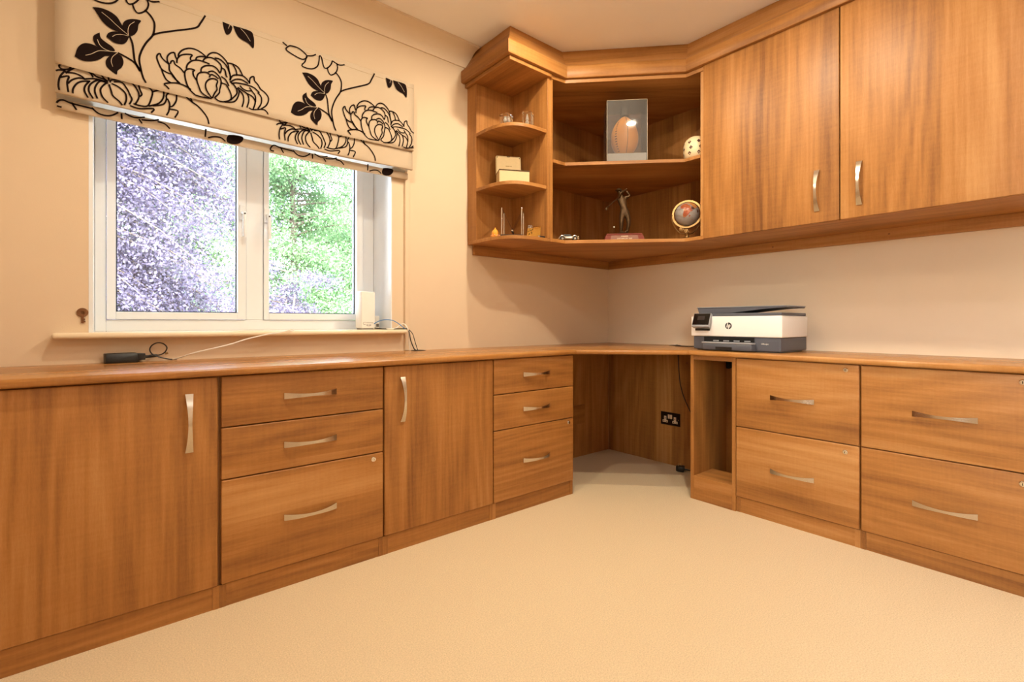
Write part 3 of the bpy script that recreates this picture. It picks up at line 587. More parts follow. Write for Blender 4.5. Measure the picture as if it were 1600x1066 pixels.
tag(cable([(-1.722, .055, .864), (-1.70, .02, .8605), (-1.66, -.01, .8600), (-1.615, -.025, .8602), (-1.592, -.042, .858), (-1.590, -.055, .835), (-1.584, -.058, .80), (-1.566, -.056, .762), (-1.556, -.060, .7535)], .0026).build('black_cable', BLACKP, smooth=True), 'thick black cable from sill down to the worktop, left of the pair', 'cable')
tag(cable([(-1.6, -.02, .8602), (-1.582, -.03, .856), (-1.568, -.045, .835), (-1.556, -.045, .80), (-1.543, -.043, .765), (-1.536, -.04, .7535)], .0018).build('black_cable', BLACKP, smooth=True), 'thin black cable from sill down to the worktop, right of the pair', 'cable')
t = thing('cable_grommet', 'dark cable grommet in the worktop under the sill end', 'grommet', (-1.54, -.04, .75))
M().lathe([(.036, 0), (.036, .002), (.031, .0028), (.024, .0028), (.024, .0012), (0, .0012)], (-1.535, -.042, .7501), 26).build('grommet_ring', BLACKP, t, smooth=True)
tag(cable([(-2.128, -.045, .8605), (-2.142, -.0535, .862), (-2.160, -.062, .857), (-2.200, -.072, .849), (-2.2338, -.080, .8448), (-2.3189, -.10, .8264), (-2.370, -.108, .810), (-2.4193, -.115, .7979), (-2.470, -.10, .785), (-2.505, -.085, .774), (-2.535, -.055, .760), (-2.556, -.030, .7535)], .0026).build('white_cable', CABLEW, smooth=True), 'white cable hanging from the sill edge to the worktop', 'cable')
# black power adapter
t = thing('power_adapter', 'black power adapter on the worktop under the sill', 'adapter', (-2.69, -.05, .75))
AM = Matrix.Translation((-2.742, -.060, .7503)) @ Matrix.Rotation(math.radians(8), 4, 'Z')
M().extr([(0, 0, 0), (.092, 0, 0), (.092, .004, .030), (.085, .006, .034), (0, .004, .034)], (0, .042, 0)).xf(AM).build('adapter_body', BLACKP, t, bevel=.003, seg=2, smooth=True)
M().box(.089, .112, .003, .038, .0075, .031).xf(AM).build('adapter_end', BLACKP, t, bevel=.002)
M().tube([AM @ Vector(p) for p in ((.110, .018, .018), (.122, .017, .018), (.137, .016, .020), (.150, .015, .021))], [.006, .005, .006, .0045], 10).build('strain_relief', BLACKP, t, smooth=True)
lead = [AM @ Vector(p) for p in ((.145, .014, .021), (.160, .010, .024), (.172, .006, .034), (.176, .004, .050), (.164, .004, .064), (.146, .005, .067), (.130, .006, .057), (.125, .006, .041), (.134, .004, .025), (.156, .0, .014), (.182, -.004, .006), (.205, -.004, .0035))]
cable(lead, .0022).build('lead', BLACKP, t, smooth=True)
M().tube([AM @ Vector(p) for p in ((.172, .012, .026), (.181, .01, .029))], .0034, 10).build('connector_tip', LGOLD, t)

# ================================================================== PRINTER
t = thing('printer', 'white and grey inkjet printer on the right worktop', 'printer', (-.24, -1.085, .75))
fx, bx_, y0, y1 = -.385, -.085, -.863, -1.3105
m = M().box(fx + .006, bx_ + .01, y0 - .010, y1 + .008, .756, .8215); m.box(fx + .02, bx_ - .01, y0 - .02, y1 + .02, .7503, .7562)
base = m.build('lower_base', DGREY, t, bevel=.005, seg=3, smooth=True)
M().box(fx, bx_, y0, y1, .8217, .9225).build('white_body', WHITEP, t, bevel=.004, seg=3, smooth=True)
M().box(fx + .010, bx_ - .004, y0 - .012, y1 + .006, .9227, .9375).build('scanner_lid', DGREY, t, bevel=.003, seg=2)
# document feeder: wedge cover and raised tray
m = M().extr([(0, y0 - .018, .9665), (0, y0 - .026, .9377), (0, -1.055, .9377), (0, -1.235, .957), (0, -1.318, .9605), (0, -1.318, .9665)], (.215, 0, 0)); m.xf(Matrix.Translation((fx + .030, 0, 0)))
m.build('document_feeder', DGREY, t, bevel=.002)
M().box(fx + .027, fx + .25, y0 - .015, -1.3195, .9667, .9705).build('feeder_tray', MGREY, t, bevel=.001, seg=1)
# output slot, tray
M().box(fx - .0002, fx + .0063, -.935, -1.185, .788, .8205).build('output_slot', HOLE, base)
for i in range(4):
    a = -.985 - i * .052
    M().box(fx - .004, fx + .004, a, a - .028, .798, .8035).build('paper_rib', MGREY, base, bevel=.0008, seg=1)
tr = M().extr([(fx - .034, -.945, 0), (fx + .006, -.93, 0), (fx + .006, -1.195, 0), (fx - .034, -1.188, 0)], (0, 0, .031)).xf(Matrix.Translation((0, 0, .7555))).build('paper_tray', DGREY, t, bevel=.005, seg=3, smooth=True)
M().box(fx - .033, fx + .004, -.938, -1.192, .7868, .795).build('tray_top', MGREY, tr, bevel=.003, seg=2)
M().box(fx - .0348, fx - .030, -1.013, -1.095, .7575, .772).build('tray_grip', BLACKP, tr)
M().box(fx + .0055, fx + .012, -1.2, y1 + .012, .7575, .806).build('ink_door', DGREY, t, bevel=.002)
# control panel
sc = thing  # (panel is a part of the printer, tilted out of the front)
pm = Matrix.Translation((fx - .002, -.930, .8965)) @ Matrix.Rotation(math.radians(22), 4, 'Y')
m = M().box(-.020, .004, .047, -.047, -.036, .038).xf(pm); cp = m.build('control_panel', MGREY, t, bevel=.003, seg=2, smooth=True)
M().box(-.0213, -.019, .044, -.044, -.026, .0355).xf(pm).build('touch_screen', SCREEN, cp, bevel=.001, seg=1)
M().box(-.0218, -.0212, .020, -.018, .0, .022).xf(pm).build('screen_image', plain('dim_screen_image', (52, 44, 42), .2), cp)
M().box(fx - .012, fx + .002, -.892, -.966, .850, .8605).build('panel_hinge', BLACKP, cp, bevel=.002)
# round maker's badge with the two slanted letters
lg = M().lathe([(.0165, 0), (.0165, .0008), (0, .0008)], (fx - .0001, -1.062, .875), 32, Matrix.Rotation(-PI / 2, 3, 'Y')).build('badge', DINK, t)
def stroke(pts, wd): 
    m = M()
    for a, b in zip(pts[:-1], pts[1:]):
        a, b = Vector(a), Vector(b); d = (b - a).normalized(); n = Vector((-d.y, d.x)) * wd / 2
        q = [a + n, a - n, b - n, b + n]; m.extr([(fx - .0010, -1.062 - p.x, .875 + p.y) for p in q], (-.0005, 0, 0))
    return m
m = stroke([(-.0030, .0165), (-.0082, -.0075)], .0030); m2 = stroke([(-.0054, .0045), (-.0012, .0050), (-.0002, .0030), (-.0024, -.0075)], .0026)
m3 = stroke([(.0044, .0055), (-.0006, -.0165)], .0030); m4 = stroke([(.0040, .0045), (.0080, .0050), (.0092, .0030), (.0076, -.0045), (.0062, -.0062), (.0022, -.0062)], .0026)
for q in (m2, m3, m4): m.add(q.v, q.f)
m.build('badge_letters', WHITEP, lg)
text_mesh('model_lettering', 'OfficeJet', .0095, LINK, t, (fx + .0052, -1.232, .7905), (PI / 2, 0, -PI / 2))
tag(cable([(-.10, -.845, .775), (-.13, -.80, .765), (-.17, -.74, .7545), (-.16, -.66, .7535), (-.115, -.60, .7535), (-.06, -.575, .7535), (-.025, -.560, .7535)], .0028).build('power_cable', BLACKP, smooth=True), 'black printer cable lying on the corner of the worktop', 'cable')
t = thing('cable_grommet', 'dark cable grommet in the worktop corner left of the printer', 'grommet', (-.06, -.56, .75))
M().lathe([(.034, 0), (.034, .002), (.029, .0028), (.024, .0028), (.024, .0012), (0, .0012)], (-.052, -.56, .7501), 26).build('grommet_ring', BLACKP, t, smooth=True)

# ================================================================== KNEEHOLE
t = thing('double_socket', 'bronze double wall socket with ivory inserts in the kneehole', 'socket', (-.02, -.51, .287))
M().box(-.0197, -.0245, -.4425, -.578, .247, .327).build('socket_plate', DARKB, t, bevel=.0015, seg=1)
for yc_ in (-.4755, -.544):
    m = M(); m.box(-.0246, -.0262, yc_ + .018, yc_ - .018, .262, .277); m.box(-.0246, -.0262, yc_ + .008, yc_ - .008, .277, .302); o = m.build('socket_insert', SOCKW, t)
    m = M(); m.box(-.0263, -.0268, yc_ + .0125, yc_ + .0065, .267, .2705); m.box(-.0263, -.0268, yc_ - .0065, yc_ - .0125, .267, .2705); m.box(-.0263, -.0268, yc_ + .0022, yc_ - .0022, .284, .293); m.build('socket_hole', HOLE, o)
for yc_ in (-.502, -.518): M().box(-.0246, -.0285, yc_ + .0065, yc_ - .0065, .288, .314).build('rocker_switch', SOCKW, t, bevel=.001, seg=1)
M().lathe([(.003, 0), (.003, .0012), (0, .0012)], (-.0246, -.567, .287), 12, Matrix.Rotation(-PI / 2, 3, 'Y')).build('plate_screw', LGOLD, t)
tag(cable([(-.030, -.5650, .724), (-.0245, -.5670, .66), (-.0245, -.572, .58), (-.0245, -.580, .514), (-.0245, -.602, .44), (-.0245, -.640, .365), (-.026, -.70, .26), (-.03, -.76, .12), (-.06, -.80, .02), (-.09, -.76, .005), (-.105, -.705, .006)], .0028).build('power_cable', BLACKP, smooth=True), 'black cable hanging down the kneehole panel behind the socket', 'cable')
t = thing('mains_plug', 'black mains plug lying on the carpet in the kneehole', 'plug', (-.09, -.62, 0))
PMx = Matrix.Translation((-.095, -.625, .002)) @ Matrix.Rotation(math.radians(25), 4, 'Z')
M().extr([(-.024, -.022, 0), (.024, -.022, 0), (.024, .014, 0), (.012, .026, 0), (-.012, .026, 0), (-.024, .014, 0)], (0, 0, .030)).xf(PMx).build('plug_body', BLACKP, t, bevel=.004, seg=2, smooth=True)
m = M(); m.box(-.002, .002, -.005, -.001, .03, .046); m.box(-.012, -.008, .010, .013, .03, .044); m.box(.008, .012, .010, .013, .03, .044); m.xf(PMx); m.build('plug_pin', LGOLD, t)
M().tube([PMx @ Vector(p) for p in ((0, -.02, .012), (.002, -.04, .010), (.008, -.062, .006))], [.006, .0045, .003], 8).build('plug_sleeve', BLACKP, t, smooth=True)

# ================================================================== ORNAMENTS
Z1, Z2, ZL, ZM = 1.908, 1.612, 1.336, 1.7565
for i, (px, py, h, hw, rot, lab) in enumerate(((-1.150, -.270, .058, .0265, 20, 'low clear crystal block on the top rounded shelf, left of the two'), (-1.045, -.318, .082, .025, 32, 'taller clear crystal block on the top rounded shelf, right of the two'))):
    t = thing('crystal_block', lab, 'ornament', (px, py, Z1), 'crystal blocks on the top rounded shelf')
    R_ = Matrix.Translation((px, py, Z1)) @ Matrix.Rotation(math.radians(rot), 4, 'Z')
    M().box(-hw, hw, -hw, hw, .0005, h).xf(R_).build('glass_block', CRYSTAL, t, bevel=.003, seg=1)
    m = M(); m.lathe([(.004, .012), (.010, .018), (.011, .03), (.006, .036), (.009, .042), (.003, h - .012)], (0, 0, 0), 10); m.xf(R_); m.build('engraved_figure', plain('white_engraving', (238, 234, 228), .8), t)
# open case
t = thing('open_case', 'small cream case standing open on the middle rounded shelf', 'case', (-1.08, -.23, Z2))
CM = Matrix.Translation((-1.0925, -.2675, Z2)) @ Matrix.Rotation(math.radians(-27.2), 4, 'Z')
m = M(); a, d_, h = .081, .089, .078
m.box(-a, a, 0, .004, 0.0005, h); m.box(-a, a, d_ - .004, d_, .0005, h); m.box(-a, -a + .004, .004, d_ - .004, .0005, h); m.box(a - .004, a, .004, d_ - .004, .0005, h); m.box(-a, a, 0, d_, 0.0005, .004)
m.xf(CM); bx0 = m.build('case_base', CREAMC, t, bevel=.001, seg=1)
m = M(); m.tube([CM @ Vector(p) for p in ((-a, 0, h), (a, 0, h), (a, d_, h), (-a, d_, h))], .003, 6, closed=True); m.build('metal_rim', BRONZE, bx0)
LM = CM @ Matrix.Translation((-.012, d_ - .002, h)) @ Matrix.Rotation(math.radians(-8), 4, 'X')
hw = .070
def rrect(w, z0, z1, r, y):
    pts = []
    for cx, cz, a0 in ((w - r, z1 - r, 0), (-w + r, z1 - r, 90), (-w, z0, None), (w, z0, None)):
        if a0 is None: pts.append((cx, y, cz))
        else: pts += [(cx + r * math.cos(math.radians(a0 + 15 * i)), y, cz + r * math.sin(math.radians(a0 + 15 * i))) for i in range(7)]
    return pts
ld_ = M().extr(rrect(hw, 0, .108, .009, 0), (0, .012, 0)).xf(LM).build('case_lid', CREAMC, t, bevel=.0015, seg=1)
M().extr(rrect(hw - .006, .004, .102, .006, -.0006), (0, .001, 0)).xf(LM).build('lid_lining', plain('cream_satin_lining', (232, 208, 158), .6), ld_)
for sx in (-1, 1): M().lathe([(.0028, 0), (.0028, .0015), (0, .0015)], (0, 0, 0), 10, Matrix.Rotation(PI / 2, 3, 'X')).xf(LM @ Matrix.Translation((sx * .0615, -.0006, .0985))).build('lid_stud', BRONZE, ld_)
M().box(-.008, .008, -.003, .0, .103, .1075).xf(LM).build('lid_catch', BRONZE, ld_)
m = M(); m.box(-.016, .004, -.0012, -.0006, .047, .053); m.box(.006, .018, -.0012, -.0006, .048, .052); m.xf(LM); m.build('faint_print', FAINT, ld_)
# amber ornament
t = thing('amber_ornament', 'little amber glass dome with a pointed top on the lowest rounded shelf', 'ornament', (-1.172, -.2, ZL))
M().lathe([(.020, .0005), (.0225, .006), (.021, .012), (.018, .014), (.0195, .02), (.019, .028), (.015, .036), (.008, .043), (.004, .047), (.0025, .053), (0, .055)], (-1.172, -.205, ZL), 18).build('glass_dome', AMBER, t, smooth=True)
m = M()
for i in range(8): m.ball((-1.172 + .021 * math.cos(i * PI / 4), -.205 + .021 * math.sin(i * PI / 4), ZL + .010), .0045, 8)
m.build('bead_ring', plain('peach_beads', (232, 150, 92), .3), t, smooth=True)
# newton's cradle
t = thing('newtons_cradle', 'chrome pendulum cradle with hanging balls on the lowest rounded shelf', 'desk toy', (-1.09, -.25, ZL))
fl, fr_, bl, br = Vector((-1.168, -.255, 0)), Vector((-1.088, -.320, 0)), Vector((-1.0834, -.168, 0)), Vector((-1.0019, -.235, 0))
zb = ZL + .010
ctr = (fl + fr_ + bl + br) / 4
pb = [ctr + (p - ctr) * 1.12 for p in (fl, fr_, br, bl)]
M().prism([(p.x, p.y) for p in pb], ZL + .0005, zb).build('base_plate', BLACKP, t, bevel=.001, seg=1)
for a_, b__ in ((fl, bl), (fr_, br)):
    a1, b1 = Vector((a_.x, a_.y, zb)), Vector((b__.x, b__.y, zb)); zt = ZL + .148; up_ = Vector((0, 0, 1)); d = (b1 - a1).normalized()
    pts = [a1, Vector((a1.x, a1.y, zt - .008)), Vector((a1.x, a1.y, zt)) + d * .003, Vector((a1.x, a1.y, zt)) + d * .009, Vector((b1.x, b1.y, zt)) - d * .009, Vector((b1.x, b1.y, zt)) - d * .003, Vector((b1.x, b1.y, zt - .008)), b1]
    M().tube(pts, .0036, 10).build('chrome_frame', CHROME, t, smooth=True)
axd = (bl - fl).normalized(); midl = (fl + bl) / 2; midr = (fr_ + br) / 2
for k in range(5):
    o_ = axd * ((k - 2) * .0158); c = (midl + midr) / 2 + o_; c.z = ZL + .036
    bb = M().ball(c, .0078, 14).build('ball', CHROME, t, smooth=True)
    m = M()
    for e in (midl, midr): m.tube([c + Vector((0, 0, .007)), Vector((e.x + o_.x, e.y + o_.y, ZL + .146))], .0003, 4)
    m.build('thread', BLACKP, bb)
# silver figurine
t = thing('silver_figurine', 'tiny silver figure in a frame beside the pendulum cradle', 'ornament', (-.995, -.285, ZL))
FM = Matrix.Translation((-1.000, -.288, ZL)) @ Matrix.Rotation(math.radians(-35), 4, 'Z')
m = M(); m.box(-.010, .010, -.006, .006, .0005, .006); m.xf(FM); m.build('figure_base', SILVER, t, bevel=.001, seg=1)
m = M(); m.tube([FM @ Vector(p) for p in ((-.0045, 0, .005), (-.005, 0, .022), (-.002, 0, .036), (0, 0, .05), (0, 0, .056))], [.0035, .0032, .004, .0048, .002], 8); m.tube([FM @ Vector(p) for p in ((.0045, 0, .005), (.005, 0, .022), (.002, 0, .036))], [.0035, .0032, .004], 8)
m.tube([FM @ Vector(p) for p in ((-.004, 0, .05), (-.008, -.002, .04), (-.006, -.004, .032))], .002, 6); m.tube([FM @ Vector(p) for p in ((.004, 0, .05), (.008, -.002, .042), (.006, -.005, .036))], .002, 6); m.ball(FM @ Vector((0, 0, .062)), .006, 12)
m.build('figure', SILVER, t, smooth=True)
m = M(); m.box(-.010, -.008, .004, .006, .048, .074); m.box(.008, .010, .004, .006, .006, .074); m.box(-.010, .010, .004, .006, .072, .074); m.xf(FM); m.build('frame', SILVER, t)
# gold plaque
t = thing('gold_plaque', 'folded gold plaque with embossed leaves on the lowest rounded shelf', 'ornament', (-.975, -.31, ZL))
GM = Matrix.Translation((-1.003, -.318, ZL)) @ Matrix.Rotation(math.radians(-22), 4, 'Z')
M().extr([(-.040, 0, .0005), (.036, 0, .0005), (.040, 0, .062), (-.002, 0, .055), (-.034, 0, .050)], (0, .004, 0)).xf(GM).build('gold_sheet', GOLD, t)
M().extr([(.0, -.006, .0545), (.041, -.006, .0605), (.041, .0042, .0655), (.0, .0042, .0595)], (0, 0, .003)).xf(GM).build('folded_edge', GOLD, t)
m = M()
for lx, lz, r in ((-.028, .036, 20), (-.018, .042, -30), (-.024, .022, 60), (-.012, .030, -70), (-.030, .010, 10), (-.008, .046, 40)):
    m.add([GM @ Vector((lx + .007 * math.cos(a) * math.cos(math.radians(r)) - .003 * math.sin(a) * math.sin(math.radians(r)), -.0007, lz + .007 * math.cos(a) * math.sin(math.radians(r)) + .003 * math.sin(a) * math.cos(math.radians(r)))) for a in [2 * PI * i / 10 for i in range(10)]], [tuple(range(10))])
m.build('embossed_leaf', plain('dark_gold', (132, 98, 44), .4, .8), t)
t = thing('black_gadget', 'tiny black and silver gadget lying in front of the gold plaque', 'gadget', (-.975, -.345, ZL))
GG = Matrix.Translation((-.978, -.345, ZL)) @ Matrix.Rotation(math.radians(-12), 4, 'Z')
M().box(-.006, .034, -.007, .007, .0005, .012).xf(GG).build('gadget_body', BLACKP, t, bevel=.003, seg=2); M().box(-.016, -.0055, -.005, .005, .002, .0145).xf(GG).build('gadget_cap', SILVER, t, bevel=.002, seg=1)

# leather ball in its display case, on the upper corner shelf
ux, ny = Vector((.7071, -.7071, 0)), Vector((.7071, .7071, 0))          # along the front, into the corner
def DM(p, z): 
    return Matrix(((ux.x, ny.x, 0, p[0]), (ux.y, ny.y, 0, p[1]), (0, 0, 1, z), (0, 0, 0, 1)))
t = thing('display_case', 'clear acrylic display box on the upper corner shelf', 'display case', (-.51, -.53, ZM))
KM = DM((-.5853, -.6047), ZM); W2, D2, H2, th = .1065, .2, .334, .003
m = M(); m.box(-W2, W2, 0, th, .0005, H2); m.xf(KM); m.build('front_panel', ACRYL, t)
m = M(); m.box(-W2, -W2 + th, th, D2 - th, .0005, H2); m.xf(KM); m.build('side_panel', ACRYL, t)
m = M(); m.box(W2 - th, W2, th, D2 - th, .0005, H2); m.xf(KM); m.build('side_panel', ACRYL, t)
m = M(); m.box(-W2, W2, D2 - th, D2, .0005, H2); m.xf(KM); m.build('back_panel', ACRYL, t)
m = M(); m.box(-W2 + th, W2 - th, th, D2 - th, H2 - th, H2); m.xf(KM); m.build('top_panel', ACRYL, t)
m = M(); m.box(-W2 + th + .001, W2 - th - .001, th + .001, D2 - th - .001, .0005, .048); m.xf(KM); m.build('plinth_block', FROST, t)
m = M()
for sx in (-1, 1):
    m.box(sx * W2 - .0008, sx * W2 + .0008, -.0008, .0008, .0005, H2)
m.box(-W2, W2, -.0008, .0008, H2 - .0012, H2 + .0004); m.xf(KM); m.build('polished_edge', plain('polished_edge', (196, 178, 152), .2), t)
m = M().lathe([(.024, 0), (.024, .042), (.022, .042), (.022, 0)], KM @ Vector((0, .1, .287)), 20); m.build('top_retainer', ACRYL, t, smooth=True)
t = thing('leather_ball', 'tan leather oval ball standing on end inside the display box', 'ball', KM @ Vector((0, .1, .048)))
bc = KM @ Vector((0, .1, .048))
bp_ = [(0, .0005)] + [(.080 * math.sin(PI * u) ** .72 * (1.05 - .22 * u), .238 * (u - .03 * math.sin(2 * PI * u))) for u in [i / 22 for i in range(1, 22)]] + [(0, .238)]
M().lathe(bp_, bc, 36).build('ball_body', LEATHER, t, smooth=True)
def onball(az, u, off=.0006):
    r = .080 * math.sin(PI * u) ** .72 * (1.05 - .22 * u) + off; z = .238 * (u - .03 * math.sin(2 * PI * u))
    v = ux * math.sin(az) - ny * math.cos(az); return bc + v * r + Vector((0, 0, z))
m = M(); m.tube([onball(.10, .06 + .88 * i / 24) for i in range(25)], .0013, 5); m.tube([onball(.10 + PI, .06 + .88 * i / 24) for i in range(25)], .0009, 5); m.tube([onball(1.7, .06 + .88 * i / 24) for i in range(25)], .0009, 5)
m.build('seam', STITCH, t)
for i in range(13): M().tube([onball(-.86, .16 + .05 * i), onball(-.79, .166 + .05 * i), onball(-.72, .16 + .05 * i)], .0024, 5).build('stitch', STITCH, t)

# golfer statue on the lower corner shelf
GP = Vector((-.548, -.552, 0)); t = thing('golfer_statue', 'dark bronze golfer statue on a red wooden plinth on the lower corner shelf', 'statue', (GP.x, GP.y, ZL))
SM = DM((GP.x, GP.y), ZL)
def frustum(w0, d0, w1, d1, z0, z1):
    return M().add([(-w0, -d0, z0), (w0, -d0, z0), (w0, d0, z0), (-w0, d0, z0), (-w1, -d1, z1), (w1, -d1, z1), (w1, d1, z1), (-w1, d1, z1)], [(0, 3, 2, 1), (4, 5, 6, 7), (0, 1, 5, 4), (1, 2, 6, 5), (2, 3, 7, 6), (3, 0, 4, 7)])
pl = frustum(.108, .05, .100, .042, .0005, .031).xf(SM).build('plinth', MAHOG, t, bevel=.0015, seg=1)
frustum(.097, .0415, .094, .040, .0312, .040).xf(SM).build('plinth_step', MAHOG, t, bevel=.001, seg=1)
M().add([SM @ Vector(p) for p in ((-.075, -.0502, .004), (.075, -.0502, .004), (.070, -.0440, .029), (-.070, -.0440, .029))], [(0, 1, 2, 3)]).build('name_plate', plain('brass_plate', (118, 64, 36), .5, .0), pl)
tilt = math.atan2(.0062, .025)
for txt, sz, zz, off in (('WINNER', .0098, .0225, -.0463), ('CAPTAINS DAY 2000', .0088, .0105, -.0493)):
    text_mesh('plate_lettering', txt, sz, SOCKW, pl, SM @ Vector((0, off - .0004, zz)), (PI / 2 - tilt, 0, -PI / 4))
M().lathe([(.034, 0), (.036, .003), (.03, .007), (0, .008)], SM @ Vector((-.004, 0, .040)), 18).build('ground_disc', BRONZE, t, smooth=True)
jt = {'pel': (.010, .0, .158), 'waist': (.002, 0, .186), 'chest': (-.006, 0, .222), 'neck': (-.013, -.004, .252), 'head': (-.022, -.006, .270), 'crown': (-.026, -.006, .287),
      'hl': (-.008, 0, .148), 'kl': (-.012, -.008, .100), 'al': (-.013, .004, .052), 'tl': (-.002, -.022, .049),
      'hr': (.022, 0, .148), 'kr': (.028, -.006, .098), 'ar': (.020, .002, .054), 'tr': (.006, -.022, .049),
      'sl': (-.026, .002, .240), 'el': (-.020, -.030, .262), 'wl': (.006, -.012, .281), 'sr': (.010, .002, .243), 'er': (.036, -.002, .252), 'wr': (.014, -.004, .280)}
ed = [('pel', 'waist'), ('waist', 'chest'), ('chest', 'neck'), ('neck', 'head'), ('head', 'crown'), ('pel', 'hl'), ('hl', 'kl'), ('kl', 'al'), ('al', 'tl'), ('pel', 'hr'), ('hr', 'kr'), ('kr', 'ar'), ('ar', 'tr'),
      ('chest', 'sl'), ('sl', 'el'), ('el', 'wl'), ('chest', 'sr'), ('sr', 'er'), ('er', 'wr')]
rad = dict(pel=.021, waist=.0165, chest=.0215, neck=.0085, head=.0125, crown=.010, hl=.0155, kl=.0105, al=.0075, tl=.0055, hr=.0155, kr=.0105, ar=.0075, tr=.0055, sl=.0095, el=.0065, wl=.0055, sr=.0095, er=.0065, wr=.0055)
ks = list(jt); me = bpy.data.meshes.new('figure'); me.from_pydata([tuple((SM @ Vector(jt[k])) - ORG[t.name]) for k in ks], [(ks.index(a), ks.index(b)) for a, b in ed], []); me.materials.append(BRONZE)
fig = bpy.data.objects.new('figure', me); COL.objects.link(fig); fig.parent = t
md = fig.modifiers.new('skin', 'SKIN'); sv = me.skin_vertices[0].data
for i, k in enumerate(ks): sv[i].radius = (rad[k] * 1.22, rad[k] * (.9 if k in ('chest', 'waist') else 1.1)); sv[i].use_root = (k == 'pel')
s2 = fig.modifiers.new('sub', 'SUBSURF'); s2.levels = 2; s2.render_levels = 2; md.use_smooth_shade = True
h = Vector(jt['head']); m = M(); m.lathe([(.0225, 0), (.0165, .004), (.014, .010), (.008, .014), (0, .015)], (0, 0, 0), 16); m.xf(SM @ Matrix.Translation((h.x - .003, h.y - .003, h.z + .008)) @ Matrix.Rotation(.25, 4, 'Y')); m.build('cap', BRONZE, t, smooth=True)
m = M(); m.lathe([(.019, -.003), (.0195, .002), (.0175, .002), (.0175, -.003)], SM @ Vector((.003, 0, .176)), 18, Matrix.Diagonal((1, .85, 1))); m.build('belt', plain('blackened_bronze', (40, 30, 22), .5, .6), t)
cl = M().tube([SM @ Vector(p) for p in ((.018, -.010, .290), (.006, -.012, .280), (-.030, .016, .246), (-.078, .012, .202), (-.094, .008, .190))], [.0028, .0026, .0019, .0017, .0017], 7).build('golf_club', BRONZE, t, smooth=True)
M().extr([(-.098, .004, .188), (-.089, .004, .194), (-.086, .004, .182), (-.092, .004, .176)], (0, .007, 0)).xf(SM).build('club_head', BRONZE, cl, bevel=.001, seg=1)
te = M().tube([SM @ Vector((-.052, -.01, .040)), SM @ Vector((-.052, -.01, .077))], .0006, 5).build('tee', BRONZE, t)
M().ball(SM @ Vector((-.052, -.01, .0805)), .0042, 12).build('golf_ball', WHITEP, te, smooth=True)

# gemstone globe
t = thing('gemstone_globe', 'gemstone globe in a tilted gold ring on the lower corner shelf', 'globe', (-.335, -.815, ZL))
gc = Vector((-.338, -.812, ZL + .1365)); vd = Vector((-.68, -.733, 0)).normalized(); vr = Vector((-vd.y, vd.x, 0)) ; vr = Vector((0, 0, 1)).cross(vd) * -1
vr = Vector((vd.y * -1, vd.x, 0)); 
if vr.dot(ux) < 0: vr = -vr
GMx = Matrix(((vr.x, -vd.x, 0, gc.x), (vr.y, -vd.y, 0, gc.y), (0, 0, 1, gc.z), (0, 0, 0, 1)))    # local x right, y away from view, z up
tl_ = math.radians(22)
GR = GMx @ Matrix.Rotation(tl_, 4, 'Y') @ Matrix.Rotation(math.radians(-44), 4, 'Z')
M().ball((0, 0, 0), .063, 40).xf(GR).build('globe_ball', SEA, t, smooth=True)
def land(polys, mat, nm):
    m = M()
    for pts in polys:
        P = []
        for i in range(len(pts)):
            a, b = Vector(pts[i]), Vector(pts[(i + 1) % len(pts)]); P += [a + (b - a) * k / 2 for k in range(2)]
        cxy = sum(P, Vector((0, 0))) / len(P); rings = [[cxy + (p - cxy) * f for p in P] for f in (1, .66, .33)]; n = len(P); vs = []
        def sp(p): lo, la = math.radians(p.x), math.radians(p.y); return GR @ (Vector((math.sin(lo) * math.cos(la), -math.cos(lo) * math.cos(la), math.sin(la))) * .0637)
        for g in rings: vs += [sp(p) for p in g]
        vs.append(sp(cxy)); fs = []
        for r_ in range(2): fs += [(r_ * n + j, r_ * n + (j + 1) % n, (r_ + 1) * n + (j + 1) % n, (r_ + 1) * n + j) for j in range(n)]
        fs += [(2 * n + j, 2 * n + (j + 1) % n, 3 * n) for j in range(n)]; m.add(vs, fs)
    m.build(nm, mat, t, smooth=True)
land([[(-17, 15), (-15, 27), (-6, 35), (10, 37), (20, 32), (32, 31), (36, 22), (43, 12), (51, 11), (41, -2), (39, -15), (33, -26), (26, -34), (18, -34), (13, -22), (12, -8), (8, 4), (-8, 5)], [(44, -13), (50, -16), (47, -25), (43, -22)]], STONE, 'continent_inlay')
land([[(-9, 38), (-9, 43), (0, 46), (-4, 48), (6, 53), (10, 57), (20, 55), (30, 60), (40, 64), (60, 68), (80, 72), (100, 74), (100, 50), (80, 45), (70, 36), (60, 26), (48, 30), (36, 36), (26, 40), (20, 42), (12, 45), (5, 43)], [(6, 58), (6, 62), (15, 68), (26, 71), (28, 64), (20, 60), (12, 56)]], STONE2, 'continent_inlay')
land([[(36, 28), (42, 14), (52, 16), (58, 22), (48, 30)], [(68, 24), (73, 20), (77, 8), (82, 15), (88, 22), (80, 28)]], INLAY, 'continent_inlay')
m = M()
for la in (0, 23, -30): m.tube([GR @ Vector((math.cos(a) * math.cos(math.radians(la)) * .0636, math.sin(a) * math.cos(math.radians(la)) * .0636, math.sin(math.radians(la)) * .0636)) for a in [2 * PI * i / 40 for i in range(40)]], .0005, 4, closed=True)
m.build('latitude_wire', LGOLD, t)
RR = GMx @ Matrix.Rotation(tl_, 4, 'Y') @ Matrix.Rotation(math.radians(-24), 4, 'Z')
m = M(); n = 48
vs = []; fs = []
for i in range(n):
    a = 2 * PI * i / n
    for r, y in ((.068, -.0065), (.078, -.0065), (.078, .0065), (.068, .0065)): vs.append(RR @ Vector((r * math.cos(a), y, r * math.sin(a))))
